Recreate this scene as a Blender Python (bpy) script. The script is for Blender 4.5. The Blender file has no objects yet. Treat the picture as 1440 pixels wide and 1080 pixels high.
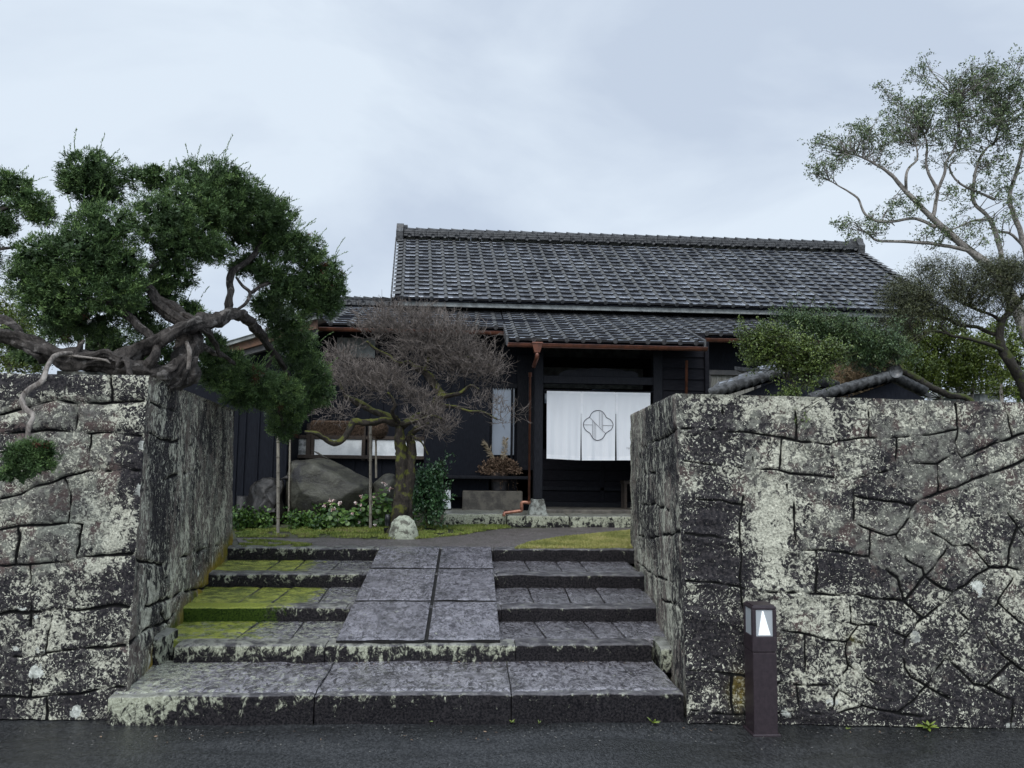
import bpy, math, random
import numpy as np
from mathutils import Vector
rng = np.random.default_rng(7); random.seed(7)
S = bpy.context.scene; COL = S.collection
# ------------------------------------------------------------------ camera, sky, sun, exposure
FPX = 1060.0
YAW, PITCH, ROLL = math.radians(3.45), math.radians(5.4), 0.013
CAM = np.array([0, 0, 1.5])
_f = np.array([math.sin(YAW)*math.cos(PITCH), math.cos(YAW)*math.cos(PITCH), math.sin(PITCH)])
_r0 = np.array([math.cos(YAW), -math.sin(YAW), 0]); _u0 = np.cross(_r0, _f)
_r = _r0*math.cos(ROLL)+_u0*math.sin(ROLL); _u = _u0*math.cos(ROLL)-_r0*math.sin(ROLL)
cd = bpy.data.cameras.new('camera'); cam = bpy.data.objects.new('camera', cd); COL.objects.link(cam)
from mathutils import Matrix
cam.matrix_world = Matrix(((_r[0], _u[0], -_f[0], 0), (_r[1], _u[1], -_f[1], 0), (_r[2], _u[2], -_f[2], 1.5), (0, 0, 0, 1)))
cd.sensor_width = 36; cd.lens = 36*FPX/1440; cd.clip_end = 3000; cd.clip_start = 0.05
S.camera = cam
S.view_settings.view_transform = 'Standard'; S.view_settings.look = 'None'
S.view_settings.exposure = 0.45; S.view_settings.gamma = 1
SUN_EL, SUN_AZ = 48, 200      # azimuth clockwise from +Y: behind the camera
w = bpy.data.worlds.new('World'); S.world = w; w.use_nodes = True
nt = w.node_tree; N = nt.nodes; L = nt.links; N.clear()
def nd(nt, t, **k):
    n = nt.nodes.new(t)
    for a, b in k.items(): setattr(n, a, b)
    return n
sky = nd(nt, 'ShaderNodeTexSky', sky_type='NISHITA', sun_disc=False, sun_elevation=math.radians(SUN_EL), sun_rotation=math.radians(SUN_AZ))
bgs = nd(nt, 'ShaderNodeBackground'); bgs.inputs[1].default_value = 0.07; L.new(sky.outputs[0], bgs.inputs[0])
tc = nd(nt, 'ShaderNodeTexCoord'); mp = nd(nt, 'ShaderNodeMapping'); mp.inputs['Scale'].default_value = (1., 1., 2.1); mp.inputs['Location'].default_value = (5.3, 1.4, 2.1)
L.new(tc.outputs['Generated'], mp.inputs[0])
n1 = nd(nt, 'ShaderNodeTexNoise'); n1.inputs['Scale'].default_value = 2.1; n1.inputs['Detail'].default_value = 6; n1.inputs['Roughness'].default_value = .52; n1.inputs['Distortion'].default_value = .35
L.new(mp.outputs[0], n1.inputs['Vector'])
rp = nd(nt, 'ShaderNodeValToRGB'); L.new(n1.outputs[0], rp.inputs[0])
e = rp.color_ramp.elements; e[0].position = .38; e[0].color = (.435, .50, .60, 1); e[1].position = .61; e[1].color = (.575, .645, .725, 1)
sx = nd(nt, 'ShaderNodeSeparateXYZ'); L.new(tc.outputs['Generated'], sx.inputs[0])
mr = nd(nt, 'ShaderNodeMapRange'); L.new(sx.outputs[2], mr.inputs[0])
mr.inputs[1].default_value = .58; mr.inputs[2].default_value = .95; mr.inputs[3].default_value = 1.0; mr.inputs[4].default_value = 2.1
bgc = nd(nt, 'ShaderNodeBackground'); L.new(rp.outputs[0], bgc.inputs[0]); 
mr2 = nd(nt, 'ShaderNodeMapRange'); L.new(sx.outputs[1], mr2.inputs[0]); mr2.inputs[1].default_value = .15; mr2.inputs[2].default_value = -.5; mr2.inputs[3].default_value = 1.; mr2.inputs[4].default_value = 1.35   # unseen sky behind the camera, brightened to lift the surfaces facing it
ml = nd(nt, 'ShaderNodeMath', operation='MULTIPLY'); L.new(mr.outputs[0], ml.inputs[0]); L.new(mr2.outputs[0], ml.inputs[1]); L.new(ml.outputs[0], bgc.inputs[1])
mx = nd(nt, 'ShaderNodeMixShader'); mx.inputs[0].default_value = .93
L.new(bgs.outputs[0], mx.inputs[1]); L.new(bgc.outputs[0], mx.inputs[2])
wo = nd(nt, 'ShaderNodeOutputWorld'); L.new(mx.outputs[0], wo.inputs[0])
sd = bpy.data.lights.new('sun', 'SUN'); sd.energy = 1.5; sd.angle = math.radians(40); sd.color = (1, .97, .93)
so = bpy.data.objects.new('sun', sd); COL.objects.link(so)
_el, _az = math.radians(SUN_EL), math.radians(SUN_AZ)
sv = Vector((math.sin(_az)*math.cos(_el), math.cos(_az)*math.cos(_el), math.sin(_el)))
so.rotation_euler = sv.to_track_quat('Z', 'Y').to_euler()

# ------------------------------------------------------------------ geometry helpers
def ray(x, y):
    d = _f*FPX+_r*(x-720)-_u*(y-540); return d/np.linalg.norm(d)
def aY(x, y, Y):                       # the point of the pixel's sight line at depth Y
    d = ray(x, y); return CAM+d*(Y/d[1])
def aZ(x, y, Z):
    d = ray(x, y); return CAM+d*((Z-1.5)/d[2])
def A(*a): return np.array(a, dtype=float)
def unit(v):
    v = np.asarray(v, float); return v/np.maximum(np.linalg.norm(v, axis=-1, keepdims=True), 1e-9)
def vnoise(P, seed=0):
    P = np.asarray(P, float); i = np.floor(P).astype(np.int64); f = P-i; u = f*f*(3-2*f); out = 0
    for dx in (0, 1):
        for dy in (0, 1):
            for dz in (0, 1):
                h = ((i[..., 0]+dx)*374761393+(i[..., 1]+dy)*668265263+(i[..., 2]+dz)*1440670441+seed*974711) & 0xffffffff
                h = ((h ^ (h >> 13))*1274126177) & 0xffffffff; h = (h ^ (h >> 16))/4294967296.0
                wgt = (u[..., 0] if dx else 1-u[..., 0])*(u[..., 1] if dy else 1-u[..., 1])*(u[..., 2] if dz else 1-u[..., 2])
                out = out+h*wgt
    return out*2-1
def fbm(P, octs=4, seed=0, g=.5):
    s = 0; a = 1; P = np.asarray(P, float)
    for o in range(octs): s = s+a*vnoise(P*(2.03**o)+o*7.3, seed+o); a *= g
    return s
class MB:
    def __init__(s): s.V = []; s.F = []; s.n = 0; s.A = {}; s.sm = []
    def add(s, V, F, mat=0, smooth=False, **attrs):
        V = np.asarray(V, float).reshape(-1, 3); F = np.asarray(F, np.int64)
        s.V.append(V); s.F.append((F+s.n, mat, smooth))
        for k, v in attrs.items():
            s.A.setdefault(k, []).append((s.n, len(V), v))
        s.n += len(V); return s
    def box(s, a, b, mat=0, **k):
        x0, y0, z0 = a; x1, y1, z1 = b
        V = [(x0, y0, z0), (x1, y0, z0), (x1, y1, z0), (x0, y1, z0), (x0, y0, z1), (x1, y0, z1), (x1, y1, z1), (x0, y1, z1)]
        return s.add(V, [(0, 3, 2, 1), (4, 5, 6, 7), (0, 1, 5, 4), (1, 2, 6, 5), (2, 3, 7, 6), (3, 0, 4, 7)], mat, **k)
    def bbox(s, a, b, c=.01, mat=0, **k):      # box with chamfered edges
        lo = np.minimum(a, b); hi = np.maximum(a, b); c = min(c, .45*float((hi-lo).min())); V = []; idx = {}
        for sx in (0, 1):
            for sy in (0, 1):
                for sz in (0, 1):
                    p = A(hi[0] if sx else lo[0], hi[1] if sy else lo[1], hi[2] if sz else lo[2]); d = A(1-2*sx, 1-2*sy, 1-2*sz)*c
                    for ax in range(3):
                        q = p+d; q[ax] = p[ax]; idx[(sx, sy, sz, ax)] = len(V); V.append(q)
        Q = []; T = []
        for ax in range(3):
            o = [i for i in range(3) if i != ax]
            for sd_ in (0, 1):
                f = []
                for (p_, q_) in ((0, 0), (1, 0), (1, 1), (0, 1)):
                    c3 = [0, 0, 0]; c3[ax] = sd_; c3[o[0]] = p_; c3[o[1]] = q_; f.append(idx[(*c3, ax)])
                Q.append(f)
            for p_ in (0, 1):
                for q_ in (0, 1):
                    c0 = [0, 0, 0]; c1 = [0, 0, 0]; c0[o[0]] = c1[o[0]] = p_; c0[o[1]] = c1[o[1]] = q_; c1[ax] = 1
                    Q.append([idx[(*c0, o[0])], idx[(*c1, o[0])], idx[(*c1, o[1])], idx[(*c0, o[1])]])
        for sx in (0, 1):
            for sy in (0, 1):
                for sz in (0, 1): T.append([idx[(sx, sy, sz, i)] for i in range(3)])
        s.add(V, Q, mat, **k); F = np.array(T)+s.n-len(V); s.F.append((F, mat, False)); return s
    def prism(s, poly, d, mat=0, **k):          # polygon of 3D points pushed by vector d
        P = np.array(poly, float); n = len(P); V = np.vstack([P, P+np.array(d)]); s.add(V, [(i, (i+1) % n, n+(i+1) % n, n+i) for i in range(n)], mat, **k)
        b = s.n-2*n
        for off in (0, n):
            c = len(s.V)
            s.V.append((P+(np.array(d) if off else 0)).mean(0)[None]); ci = s.n; s.n += 1
            s.F.append((np.array([(b+off+i, b+off+(i+1) % n, ci) for i in range(n)]), mat, False))
        return s
    def grid(s, G, mat=0, smooth=True, **attrs):
        a, b = G.shape[:2]; i = np.arange(a*b).reshape(a, b)
        F = np.stack([i[:-1, :-1], i[1:, :-1], i[1:, 1:], i[:-1, 1:]], -1).reshape(-1, 4)
        return s.add(G.reshape(-1, 3), F, mat, smooth, **{k: (np.asarray(v).reshape(-1) if np.ndim(v) else v) for k, v in attrs.items()})
    def tube(s, pts, rad, sides=8, mat=0, lobes=0, twist=3, gn=0, seed=0, sub=4, cap=True, **attrs):
        P = np.array(pts, float); R = np.ones(len(P))*np.array(rad, float)
        if sub > 1 and len(P) > 2:
            Q = np.vstack([2*P[0]-P[1], P, 2*P[-1]-P[-2]]); out = []; ro = []
            for i in range(1, len(Q)-2):
                for t in np.arange(sub)/sub:
                    out.append(.5*((2*Q[i])+(-Q[i-1]+Q[i+1])*t+(2*Q[i-1]-5*Q[i]+4*Q[i+1]-Q[i+2])*t*t+(-Q[i-1]+3*Q[i]-3*Q[i+1]+Q[i+2])*t**3)); ro.append(R[i-1]*(1-t)+R[i]*t)
            P = np.array(out+[P[-1]]); R = np.array(ro+[R[-1]])
        T = unit(np.gradient(P, axis=0)); ref = A(.3, .2, 1) if abs(T[0][2]) < .8 else A(1, .1, .2)
        B = []; u = unit(np.cross(T[0], ref))
        for t in T: u = unit(u-t*(u@t)); B.append(u)
        B = np.array(B); C = np.cross(T, B); th = np.arange(sides)*2*math.pi/sides
        r = R[:, None]*np.ones(sides)
        if lobes:
            ss = np.cumsum(np.r_[0, np.linalg.norm(np.diff(P, axis=0), axis=1)])[:, None]
            r = r*(1+lobes*.7*np.sin(3*th+twist*ss*3+seed)+(lobes*.5*np.sin(8*th+twist*ss*2.5+seed*2)*(sides >= 16)))
        V = P[:, None]+r[..., None]*(np.cos(th)[None, :, None]*B[:, None]+np.sin(th)[None, :, None]*C[:, None])
        if gn: V = V+(R[:, None, None]*gn)*np.stack([fbm(V*9+seed, 3, 3), fbm(V*9+seed, 3, 17), fbm(V*9+seed, 3, 29)], -1)
        n, m = V.shape[:2]; i = np.arange(n*m).reshape(n, m); j = np.roll(i, -1, 1)
        F = np.stack([i[:-1], j[:-1], j[1:], i[1:]], -1).reshape(-1, 4); b = s.n
        s.add(V.reshape(-1, 3), F, mat, True, **attrs)
        if cap:
            for k, row in ((0, i[0]), (n-1, i[-1])):
                s.V.append(P[k][None]); ci = s.n; s.n += 1; row = row+b
                s.F.append((np.stack([row, np.roll(row, -1), np.full(m, ci)], -1), mat, True))
        return s
    def leaves(s, base, dirs, length, width, mat=0, flat=None, fold=0., **attrs):
        n = len(base); base = np.asarray(base); d = unit(dirs); ln = (np.ones(n)*length)[:, None]; wd = (np.ones(n)*width)[:, None]
        rnd = rng.normal(size=(n, 3)) if flat is None else flat; side = unit(np.cross(d, rnd)); nrm = np.cross(side, d)
        V = np.stack([base, base+d*ln*.45+side*wd*.5+nrm*ln*fold, base+d*ln, base+d*ln*.45-side*wd*.5+nrm*ln*fold], 1).reshape(-1, 3)
        F = np.arange(4*n).reshape(n, 4)
        return s.add(V, F, mat, False, **{k: (np.repeat(v, 4) if np.ndim(v) else v) for k, v in attrs.items()})
    def build(s, name, mats, parent=None):
        V = np.vstack(s.V); me = bpy.data.meshes.new(name); me.vertices.add(len(V)); me.vertices.foreach_set('co', V.astype(np.float32).ravel())
        tot = [F.shape[1]*np.ones(len(F), int) for F, _, _ in s.F]; lt = np.concatenate(tot); ls = np.r_[0, np.cumsum(lt)[:-1]]
        vi = np.concatenate([F.ravel() for F, _, _ in s.F])
        me.loops.add(len(vi)); me.loops.foreach_set('vertex_index', vi.astype(np.int32)); me.polygons.add(len(lt))
        me.polygons.foreach_set('loop_start', ls.astype(np.int32)); me.polygons.foreach_set('loop_total', lt.astype(np.int32))
        me.polygons.foreach_set('material_index', np.concatenate([np.full(len(F), m) for F, m, _ in s.F]).astype(np.int32))
        me.polygons.foreach_set('use_smooth', np.concatenate([np.full(len(F), sm) for F, _, sm in s.F]))
        for k, lst in s.A.items():
            at = me.attributes.new(k, 'FLOAT', 'POINT'); arr = np.zeros(len(V), np.float32)
            for o, n, v in lst: arr[o:o+n] = v
            at.data.foreach_set('value', arr)
        if not isinstance(mats, (list, tuple)): mats = [mats]
        for m in mats: me.materials.append(m)
        me.update(calc_edges=True); me.validate(clean_customdata=False)
        ob = bpy.data.objects.new(name, me); COL.objects.link(ob)
        if parent: ob.parent = parent; ob.matrix_parent_inverse = parent.matrix_world.inverted()
        return ob
def tag(o, label, cat=None, group=None):
    if label: o['label'] = label
    if cat: o['category'] = cat
    if group: o['group'] = group
    return o
def thing(name, label, cat, loc=(0, 0, 0), group=None):
    o = bpy.data.objects.new(name, None); COL.objects.link(o); o.empty_display_size = .1
    o.matrix_world = Matrix.Translation(Vector([float(c) for c in loc])); return tag(o, label, cat, group)
def kind(o, k='structure'): o['kind'] = k; return o

# ------------------------------------------------------------------ materials
class G:
    def __init__(s, name):
        s.m = bpy.data.materials.new(name); s.m.use_nodes = True; s.t = s.m.node_tree; s.t.nodes.clear()
        s.o = s.t.nodes.new('ShaderNodeOutputMaterial'); s.b = s.t.nodes.new('ShaderNodeBsdfPrincipled'); s.t.links.new(s.b.outputs[0], s.o.inputs[0])
        s.tc = s.t.nodes.new('ShaderNodeTexCoord'); s.co = s.tc.outputs['Object']
    def lk(s, a, i):
        if isinstance(a, (int, float)): i.default_value = a
        elif isinstance(a, tuple): i.default_value = (*a, 1) if len(a) == 3 else a
        else: s.t.links.new(a, i)
    def map(s, sc, rot=(0, 0, 0)):
        n = s.t.nodes.new('ShaderNodeMapping'); n.inputs['Scale'].default_value = sc; n.inputs['Rotation'].default_value = rot; s.lk(s.co, n.inputs[0]); return n.outputs[0]
    def noise(s, sc, det=4, rough=.55, co=None, dist=0):
        n = s.t.nodes.new('ShaderNodeTexNoise'); n.inputs['Scale'].default_value = sc; n.inputs['Detail'].default_value = det; n.inputs['Roughness'].default_value = rough; n.inputs['Distortion'].default_value = dist
        s.lk(co if co is not None else s.co, n.inputs['Vector']); return n.outputs[0]
    def nc(s, sc, det=4, rough=.65, co=None, dist=0, lo=.38, hi=.62): return s.step(s.noise(sc, det, rough, co, dist), lo, hi)
    def voro(s, sc, co=None, feat='F1', out='Distance', rand=1):
        n = s.t.nodes.new('ShaderNodeTexVoronoi'); n.feature = feat; n.inputs['Scale'].default_value = sc; n.inputs['Randomness'].default_value = rand
        s.lk(co if co is not None else s.co, n.inputs['Vector']); return n.outputs[out]
    def attr(s, name):
        n = s.t.nodes.new('ShaderNodeAttribute'); n.attribute_name = name; return n.outputs['Fac']
    def math(s, op, a, b=0., c=0.):
        n = s.t.nodes.new('ShaderNodeMath'); n.operation = op; s.lk(a, n.inputs[0]); s.lk(b, n.inputs[1]); s.lk(c, n.inputs[2]); return n.outputs[0]
    def step(s, v, lo, hi, a=0., b=1.):
        n = s.t.nodes.new('ShaderNodeMapRange'); n.interpolation_type = 'SMOOTHSTEP'; s.lk(v, n.inputs[0]); s.lk(lo, n.inputs[1]); s.lk(hi, n.inputs[2]); s.lk(a, n.inputs[3]); s.lk(b, n.inputs[4]); return n.outputs[0]
    def mix(s, f, a, b, mode='MIX'):
        n = s.t.nodes.new('ShaderNodeMix'); n.data_type = 'RGBA'; n.blend_type = mode; s.lk(f, n.inputs[0]); s.lk(a, n.inputs[6]); s.lk(b, n.inputs[7]); return n.outputs[2]
    def bump(s, h, st=.5, d=.01, film=0., fr=.08):
        n = s.t.nodes.new('ShaderNodeBump'); n.inputs['Strength'].default_value = st; n.inputs['Distance'].default_value = d; s.lk(h, n.inputs['Height']); s.t.links.new(n.outputs[0], s.b.inputs['Normal'])
        if film:
            m = s.t.nodes.new('ShaderNodeBump'); m.inputs['Strength'].default_value = st*.6; m.inputs['Distance'].default_value = d; s.lk(h, m.inputs['Height']); s.t.links.new(m.outputs[0], s.b.inputs['Coat Normal']); s.b.inputs['Coat Weight'].default_value = film; s.b.inputs['Coat Roughness'].default_value = fr; s.b.inputs['Coat IOR'].default_value = 1.45
    def out(s, col=None, rough=.7, spec=.5, metal=0.):
        if col is not None: s.lk(col, s.b.inputs['Base Color'])
        s.lk(rough, s.b.inputs['Roughness']); s.lk(spec, s.b.inputs['Specular IOR Level']); s.lk(metal, s.b.inputs['Metallic']); return s.m
def simple(name, a, b=None, sc=20, rough=.7, spec=.5, bump=.3, bd=.004, stretch=(1, 1, 1), metal=0.):
    g = G(name); b = b or tuple(c*.6 for c in a); co = g.map(stretch); n = g.noise(sc, 6, .7, co)
    g.bump(n, bump, bd); return g.out(g.mix(g.step(n, .38, .62), b, a), rough, spec, metal)

def wall_mat(name, stretch, side=False):
    g = G(name); co = g.map(stretch); F = .6 if side else 1.
    big = g.noise(3.1, 4, .6, co); mid = g.noise(13*F, 5, .65, co, .4); fine = g.nc(55, 4, .75, co); sid = g.attr('sid'); sv = g.math('SUBTRACT', sid, .5)
    base = g.mix(fine, (.06, .056, .055), (.19, .187, .172)); base = g.mix(g.step(mid, .45, .6), base, (.24, .25, .215)); base = g.mix(g.step(g.noise(7, 4, .6, co), .5, .62), base, (.12, .09, .085))
    if side: base = g.mix(g.step(g.noise(5, 4, .6, co, .5), .42, .58), base, g.mix(fine, (.15, .125, .11), (.30, .27, .24)))
    base = g.mix(1., base, g.mix(sid, (.6, .58, .58), (1.35, 1.35, 1.3)), 'MULTIPLY')
    dk = g.math('ADD', g.math('MULTIPLY', big, .62), g.math('MULTIPLY', g.noise(20*F, 6, .7, co, .8), .62)); dk = g.math('ADD', dk, g.math('ADD', g.math('MULTIPLY', g.attr('dark'), .5), g.math('MULTIPLY', sv, -.05)))
    col = g.mix(g.step(dk, .67, .73), base, g.mix(fine, (.012, .012, .015), (.052, .047, .049)))
    # pale lichen crusts, amount differs from stone to stone
    wv = g.noise(4.5, 3, .5, co); lich = g.math('MINIMUM', g.attr('lich'), .9); dkm = g.step(g.attr('dark'), .7, 1.4)
    l2 = g.math('ADD', g.math('MULTIPLY', g.noise(32*F, 6, .68, co, 1.0), .75), g.math('MULTIPLY', g.noise(11*F, 4, .6, co, .5), .3))
    lf = g.math('ADD', g.math('ADD', g.math('MULTIPLY', wv, .34), l2), g.math('ADD', g.math('MULTIPLY', lich, .165), g.math('MULTIPLY', sv, .085))); lf = g.math('SUBTRACT', lf, g.math('MULTIPLY', dkm, .22))
    lf = g.step(lf, .722, .782); lc = g.nc(85, 4, .8, co)
    col = g.mix(lf, col, g.mix(lc, (.26, .26, .21), (.68, .675, .55)))
    l3 = g.step(g.math('ADD', g.noise(70, 3, .55, co, 1.), g.math('SUBTRACT', g.math('MULTIPLY', wv, .22), g.math('MULTIPLY', dkm, .06))), .715, .74); col = g.mix(l3, col, (.60, .60, .49))
    # round whitish rosettes
    vd = g.voro(8.0, co); vc = g.voro(8.0, co, out='Color')
    sep = g.t.nodes.new('ShaderNodeSeparateColor'); g.lk(vc, sep.inputs[0])
    edge = g.math('ADD', vd, g.math('MULTIPLY', g.noise(26, 4, .7, co), .75)); thr = g.math('MULTIPLY', g.step(sep.outputs[0], .4, 1.), .38)
    ros = g.math('MULTIPLY', g.math('LESS_THAN', edge, g.math('ADD', thr, .30)), g.step(sep.outputs[0], .4, .44))
    col = g.mix(g.math('MULTIPLY', ros, g.step(g.attr('ros'), .2, .6)), col, g.mix(fine, (.40, .42, .38), (.66, .68, .62)))
    ms = g.math('MULTIPLY', g.attr('moss'), g.step(mid, .3, .55)); col = g.mix(ms, col, g.mix(g.step(big, .4, .6), (.07, .085, .012), (.26, .19, .03)))
    col = g.mix(g.step(g.attr('jt'), .38, .66), col, (.008, .008, .008))
    h = g.math('ADD', g.math('MULTIPLY', fine, .25), g.math('ADD', g.math('MULTIPLY', g.noise(22, 6, .7, co, .8), 1.), g.math('MULTIPLY', lf, .1)))
    g.bump(h, .9, .014); return g.out(col, .7, .15)
M_WALL = wall_mat('lichened stone', (1, 1, 1)); M_WALLS = wall_mat('streaked stone', (1.1, 1.1, .55), True)

def tread_mat(name, c0, c1, rot=.5, rough=(.2, .5), bs=.8, fl=.36):
    g = G(name); co = g.map((10, 5.5, 8), (0, 0, rot)); ch = g.noise(2.3, 5, .7, co, 1.2); f = g.nc(70, 4, .8, g.map((1, .5, 1))); f2 = g.nc(30, 5, .7, g.map((1, .55, 1), (0, 0, -.3)), .6); big = g.noise(4, 4, .6); sid = g.attr('sid')
    col = g.mix(g.step(ch, .46, .54), c0, c1); col = g.mix(g.math('MULTIPLY', sid, .5), col, (.05, .046, .05)); col = g.mix(g.math('MULTIPLY', f, .35), col, (.02, .018, .022))  # chisel marks: stone tone plus wet glints painted into the pale flecks
    col = g.mix(g.math('MULTIPLY', f2, .38), col, (fl, fl*.97, fl*1.08)); col = g.mix(g.math('MULTIPLY', g.step(big, .5, .7), .5), col, (.03, .028, .031)); col = g.mix(g.step(g.noise(34, 4, .7, g.map((1, .5, 1)), .8), .60, .65), col, (.016, .015, .018))
    l = g.math('ADD', g.math('MULTIPLY', g.noise(26, 5, .7, g.map((.8, .9, 1)), .8), .9), g.math('MULTIPLY', g.attr('lich'), .4)); lf = g.step(l, .565, .62)
    col = g.mix(lf, col, g.mix(f, (.22, .225, .18), (.50, .52, .42)))
    mn = g.noise(16, 5, .7); m = g.math('ADD', g.math('MULTIPLY', mn, .7), g.math('MULTIPLY', g.attr('moss'), .62)); m = g.step(m, .60, .72)
    col = g.mix(m, col, g.mix(g.nc(9, 4, .7), (.13, .17, .02), (.44, .48, .065))); col = g.mix(g.math('MULTIPLY', g.math('MULTIPLY', m, f), .25), col, (.04, .05, .01))
    g.bump(g.math('ADD', ch, g.math('ADD', g.math('MULTIPLY', f, .08), g.math('MULTIPLY', f2, .15))), 1., .014*bs, 1., .12)
    rg = g.math('ADD', g.step(g.noise(6, 3), .35, .65, rough[0], rough[1]), g.math('MULTIPLY', m, .5)); return g.out(col, rg, .6)
M_TREAD = tread_mat('wet chiselled stone', (.035, .031, .037), (.31, .30, .325), .5, (.1, .3))
M_RAMP = tread_mat('wet grey slab stone', (.075, .071, .084), (.27, .262, .295), 1.1, (.12, .3), .6, .34)
def curb_mat():
    g = G('stained curb stone'); f = g.nc(80, 4, .75); mid = g.noise(12, 5, .65, g.map((1, 1, .7)), .5); st = g.noise(22, 6, .72, g.map((1, 1, .75)), .8)
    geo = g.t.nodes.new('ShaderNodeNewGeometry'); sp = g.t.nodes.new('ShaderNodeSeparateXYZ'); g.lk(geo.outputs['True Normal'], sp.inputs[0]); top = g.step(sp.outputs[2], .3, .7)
    col = g.mix(f, (.006, .006, .008), (.032, .029, .031)); hz = g.attr('hz')
    lf = g.step(g.math('ADD', g.math('ADD', g.math('MULTIPLY', st, .75), g.math('MULTIPLY', mid, .4)), g.math('ADD', g.math('MULTIPLY', hz, .17), g.math('MULTIPLY', g.attr('lich'), .3))), .78, .88)
    col = g.mix(lf, col, g.mix(f, (.26, .27, .2), (.5, .52, .4)))
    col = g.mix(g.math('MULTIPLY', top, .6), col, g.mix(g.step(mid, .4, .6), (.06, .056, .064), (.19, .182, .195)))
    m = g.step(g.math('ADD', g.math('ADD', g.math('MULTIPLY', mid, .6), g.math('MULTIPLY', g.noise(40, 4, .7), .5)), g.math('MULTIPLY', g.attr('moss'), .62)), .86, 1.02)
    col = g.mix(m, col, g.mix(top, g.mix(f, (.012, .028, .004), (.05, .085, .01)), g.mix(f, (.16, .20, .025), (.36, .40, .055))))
    g.bump(g.math('ADD', mid, g.math('MULTIPLY', f, .3)), .7, .012); return g.out(col, g.math('SUBTRACT', .7, g.math('MULTIPLY', top, .4)), g.math('ADD', .12, g.math('MULTIPLY', top, .5)))
M_CURB = curb_mat()
def road_mat():
    g = G('wet asphalt'); f = g.noise(80, 4, .85, g.map((1, .45, 1))); v = g.voro(110); b = g.noise(1.6, 5, .6, g.map((.6, 1.8, 1)), .6)
    col = g.mix(g.step(f, .40, .62), (.005, .006, .007), (.046, .048, .05)); col = g.mix(g.step(g.noise(95, 1, .5, g.map((1, .6, 1))), .775, .79), col, (.16, .16, .155))
    col = g.mix(g.math('MULTIPLY', g.step(b, .45, .65), .5), col, (.02, .021, .02))
    g.bump(g.math('ADD', f, v), .7, .006, .35, .12); return g.out(col, g.step(b, .35, .65, .6, .16), .5)
M_ROAD = road_mat()
def soil_mat():
    g = G('mossy garden soil'); n = g.noise(6, 5, .7); f = g.noise(70, 4, .7)
    col = g.mix(g.step(n, .4, .6), (.045, .04, .03), (.05, .065, .018)); col = g.mix(g.step(f, .5, .7), col, (.10, .095, .07)); g.bump(f, .8, .015); return g.out(col, .75)
M_SOIL = soil_mat()
def path_mat():
    g = G('wet brown gravel path'); v = g.voro(60); f = g.noise(34, 5, .8); n = g.noise(5, 4)
    col = g.mix(g.step(f, .35, .65), (.03, .025, .025), (.18, .16, .155)); col = g.mix(g.math('MULTIPLY', g.step(n, .45, .6), .4), col, (.045, .045, .03)); g.bump(v, .9, .012); return g.out(col, .5, .5)
M_PATH = path_mat()
def tile_mat():
    g = G('wet smoked roof tile'); n = g.noise(4, 4); f = g.noise(45, 4, .7); t = g.attr('tint'); r = g.attr('roll')
    lip = g.attr('lip'); col = g.mix(g.math('POWER', t, 1.6), (.08, .088, .105), (.36, .385, .43)); col = g.mix(g.math('MULTIPLY', g.step(f, .45, .65), .3), col, (.12, .12, .11))
    col = g.mix(g.step(r, .1, .5), col, g.mix(f, (.028, .029, .031), (.085, .087, .086))); col = g.mix(lip, col, (.02, .02, .022))  # tile front edges darkened in colour to draw a shade stripe per row
    col = g.mix(g.math('MULTIPLY', g.step(n, .58, .7), .4), col, (.10, .10, .085)); nm = g.math('SUBTRACT', 1., g.math('MAXIMUM', lip, g.step(r, .1, .5)))
    g.bump(f, .12, .002); return g.out(col, g.math('ADD', .3, g.math('MULTIPLY', g.math('SUBTRACT', 1., nm), .3)), .4, g.math('MULTIPLY', nm, .75))
M_TILE = tile_mat()
M_NOSHI = simple('ridge tile', (.08, .082, .084), (.018, .019, .021), 22, .55, .5, .4)
M_PLASTER = simple('weathered grey plaster', (.33, .35, .34), (.19, .2, .195), 9, .8, .3, .3)
def dark_wood():
    g = G('blackened cedar boards'); n = g.noise(14, 4, .7, g.map((14, 14, 1))); b = g.noise(3, 3)
    col = g.mix(g.step(n, .3, .7), (.004, .005, .009), (.014, .017, .025)); col = g.mix(g.math('MULTIPLY', b, .3), col, (.012, .012, .014)); g.bump(n, .4, .003); return g.out(col, .65, .12)
M_DARK = dark_wood()
M_DARKH = simple('blackened lap boards', (.014, .014, .018), (.005, .005, .008), 10, .65, .12, .4, .003, (1, 10, 12))
M_POST = simple('dark timber post', (.018, .019, .024), (.007, .008, .011), 12, .6, .15, .4, .003, (10, 10, 1))
M_BROWN = simple('brown timber', (.06, .045, .035), (.025, .02, .018), 12, .6, .35, .4, .003, (2, 10, 8))
M_PALEW = simple('weathered pale board', (.36, .36, .32), (.15, .14, .12), 8, .8, .3, .3, .003, (14, 10, 1.2))
M_COPPER = simple('brown copper gutter', (.20, .075, .045), (.11, .045, .03), 9, .35, .6, .1, .002, (1, 1, 1), .35)
M_PIPE = simple('bright copper pipe', (.42, .19, .12), (.22, .09, .06), 9, .35, .6, .1, .002, (1, 1, 1), .3)
M_GREY = simple('painted grey trim', (.14, .135, .13), (.09, .09, .09), 9, .6, .4, .2)
M_FASCIA = simple('rusty brown fascia', (.16, .085, .05), (.08, .05, .035), 9, .65, .4, .2)
M_WHITEP = simple('white paper panel', (.78, .82, .84), (.62, .66, .68), 7, .8, .3, .05)
M_STAINP = simple('stained white panel', (.5, .52, .52), (.14, .15, .15), 16, .8, .3, .1)
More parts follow.
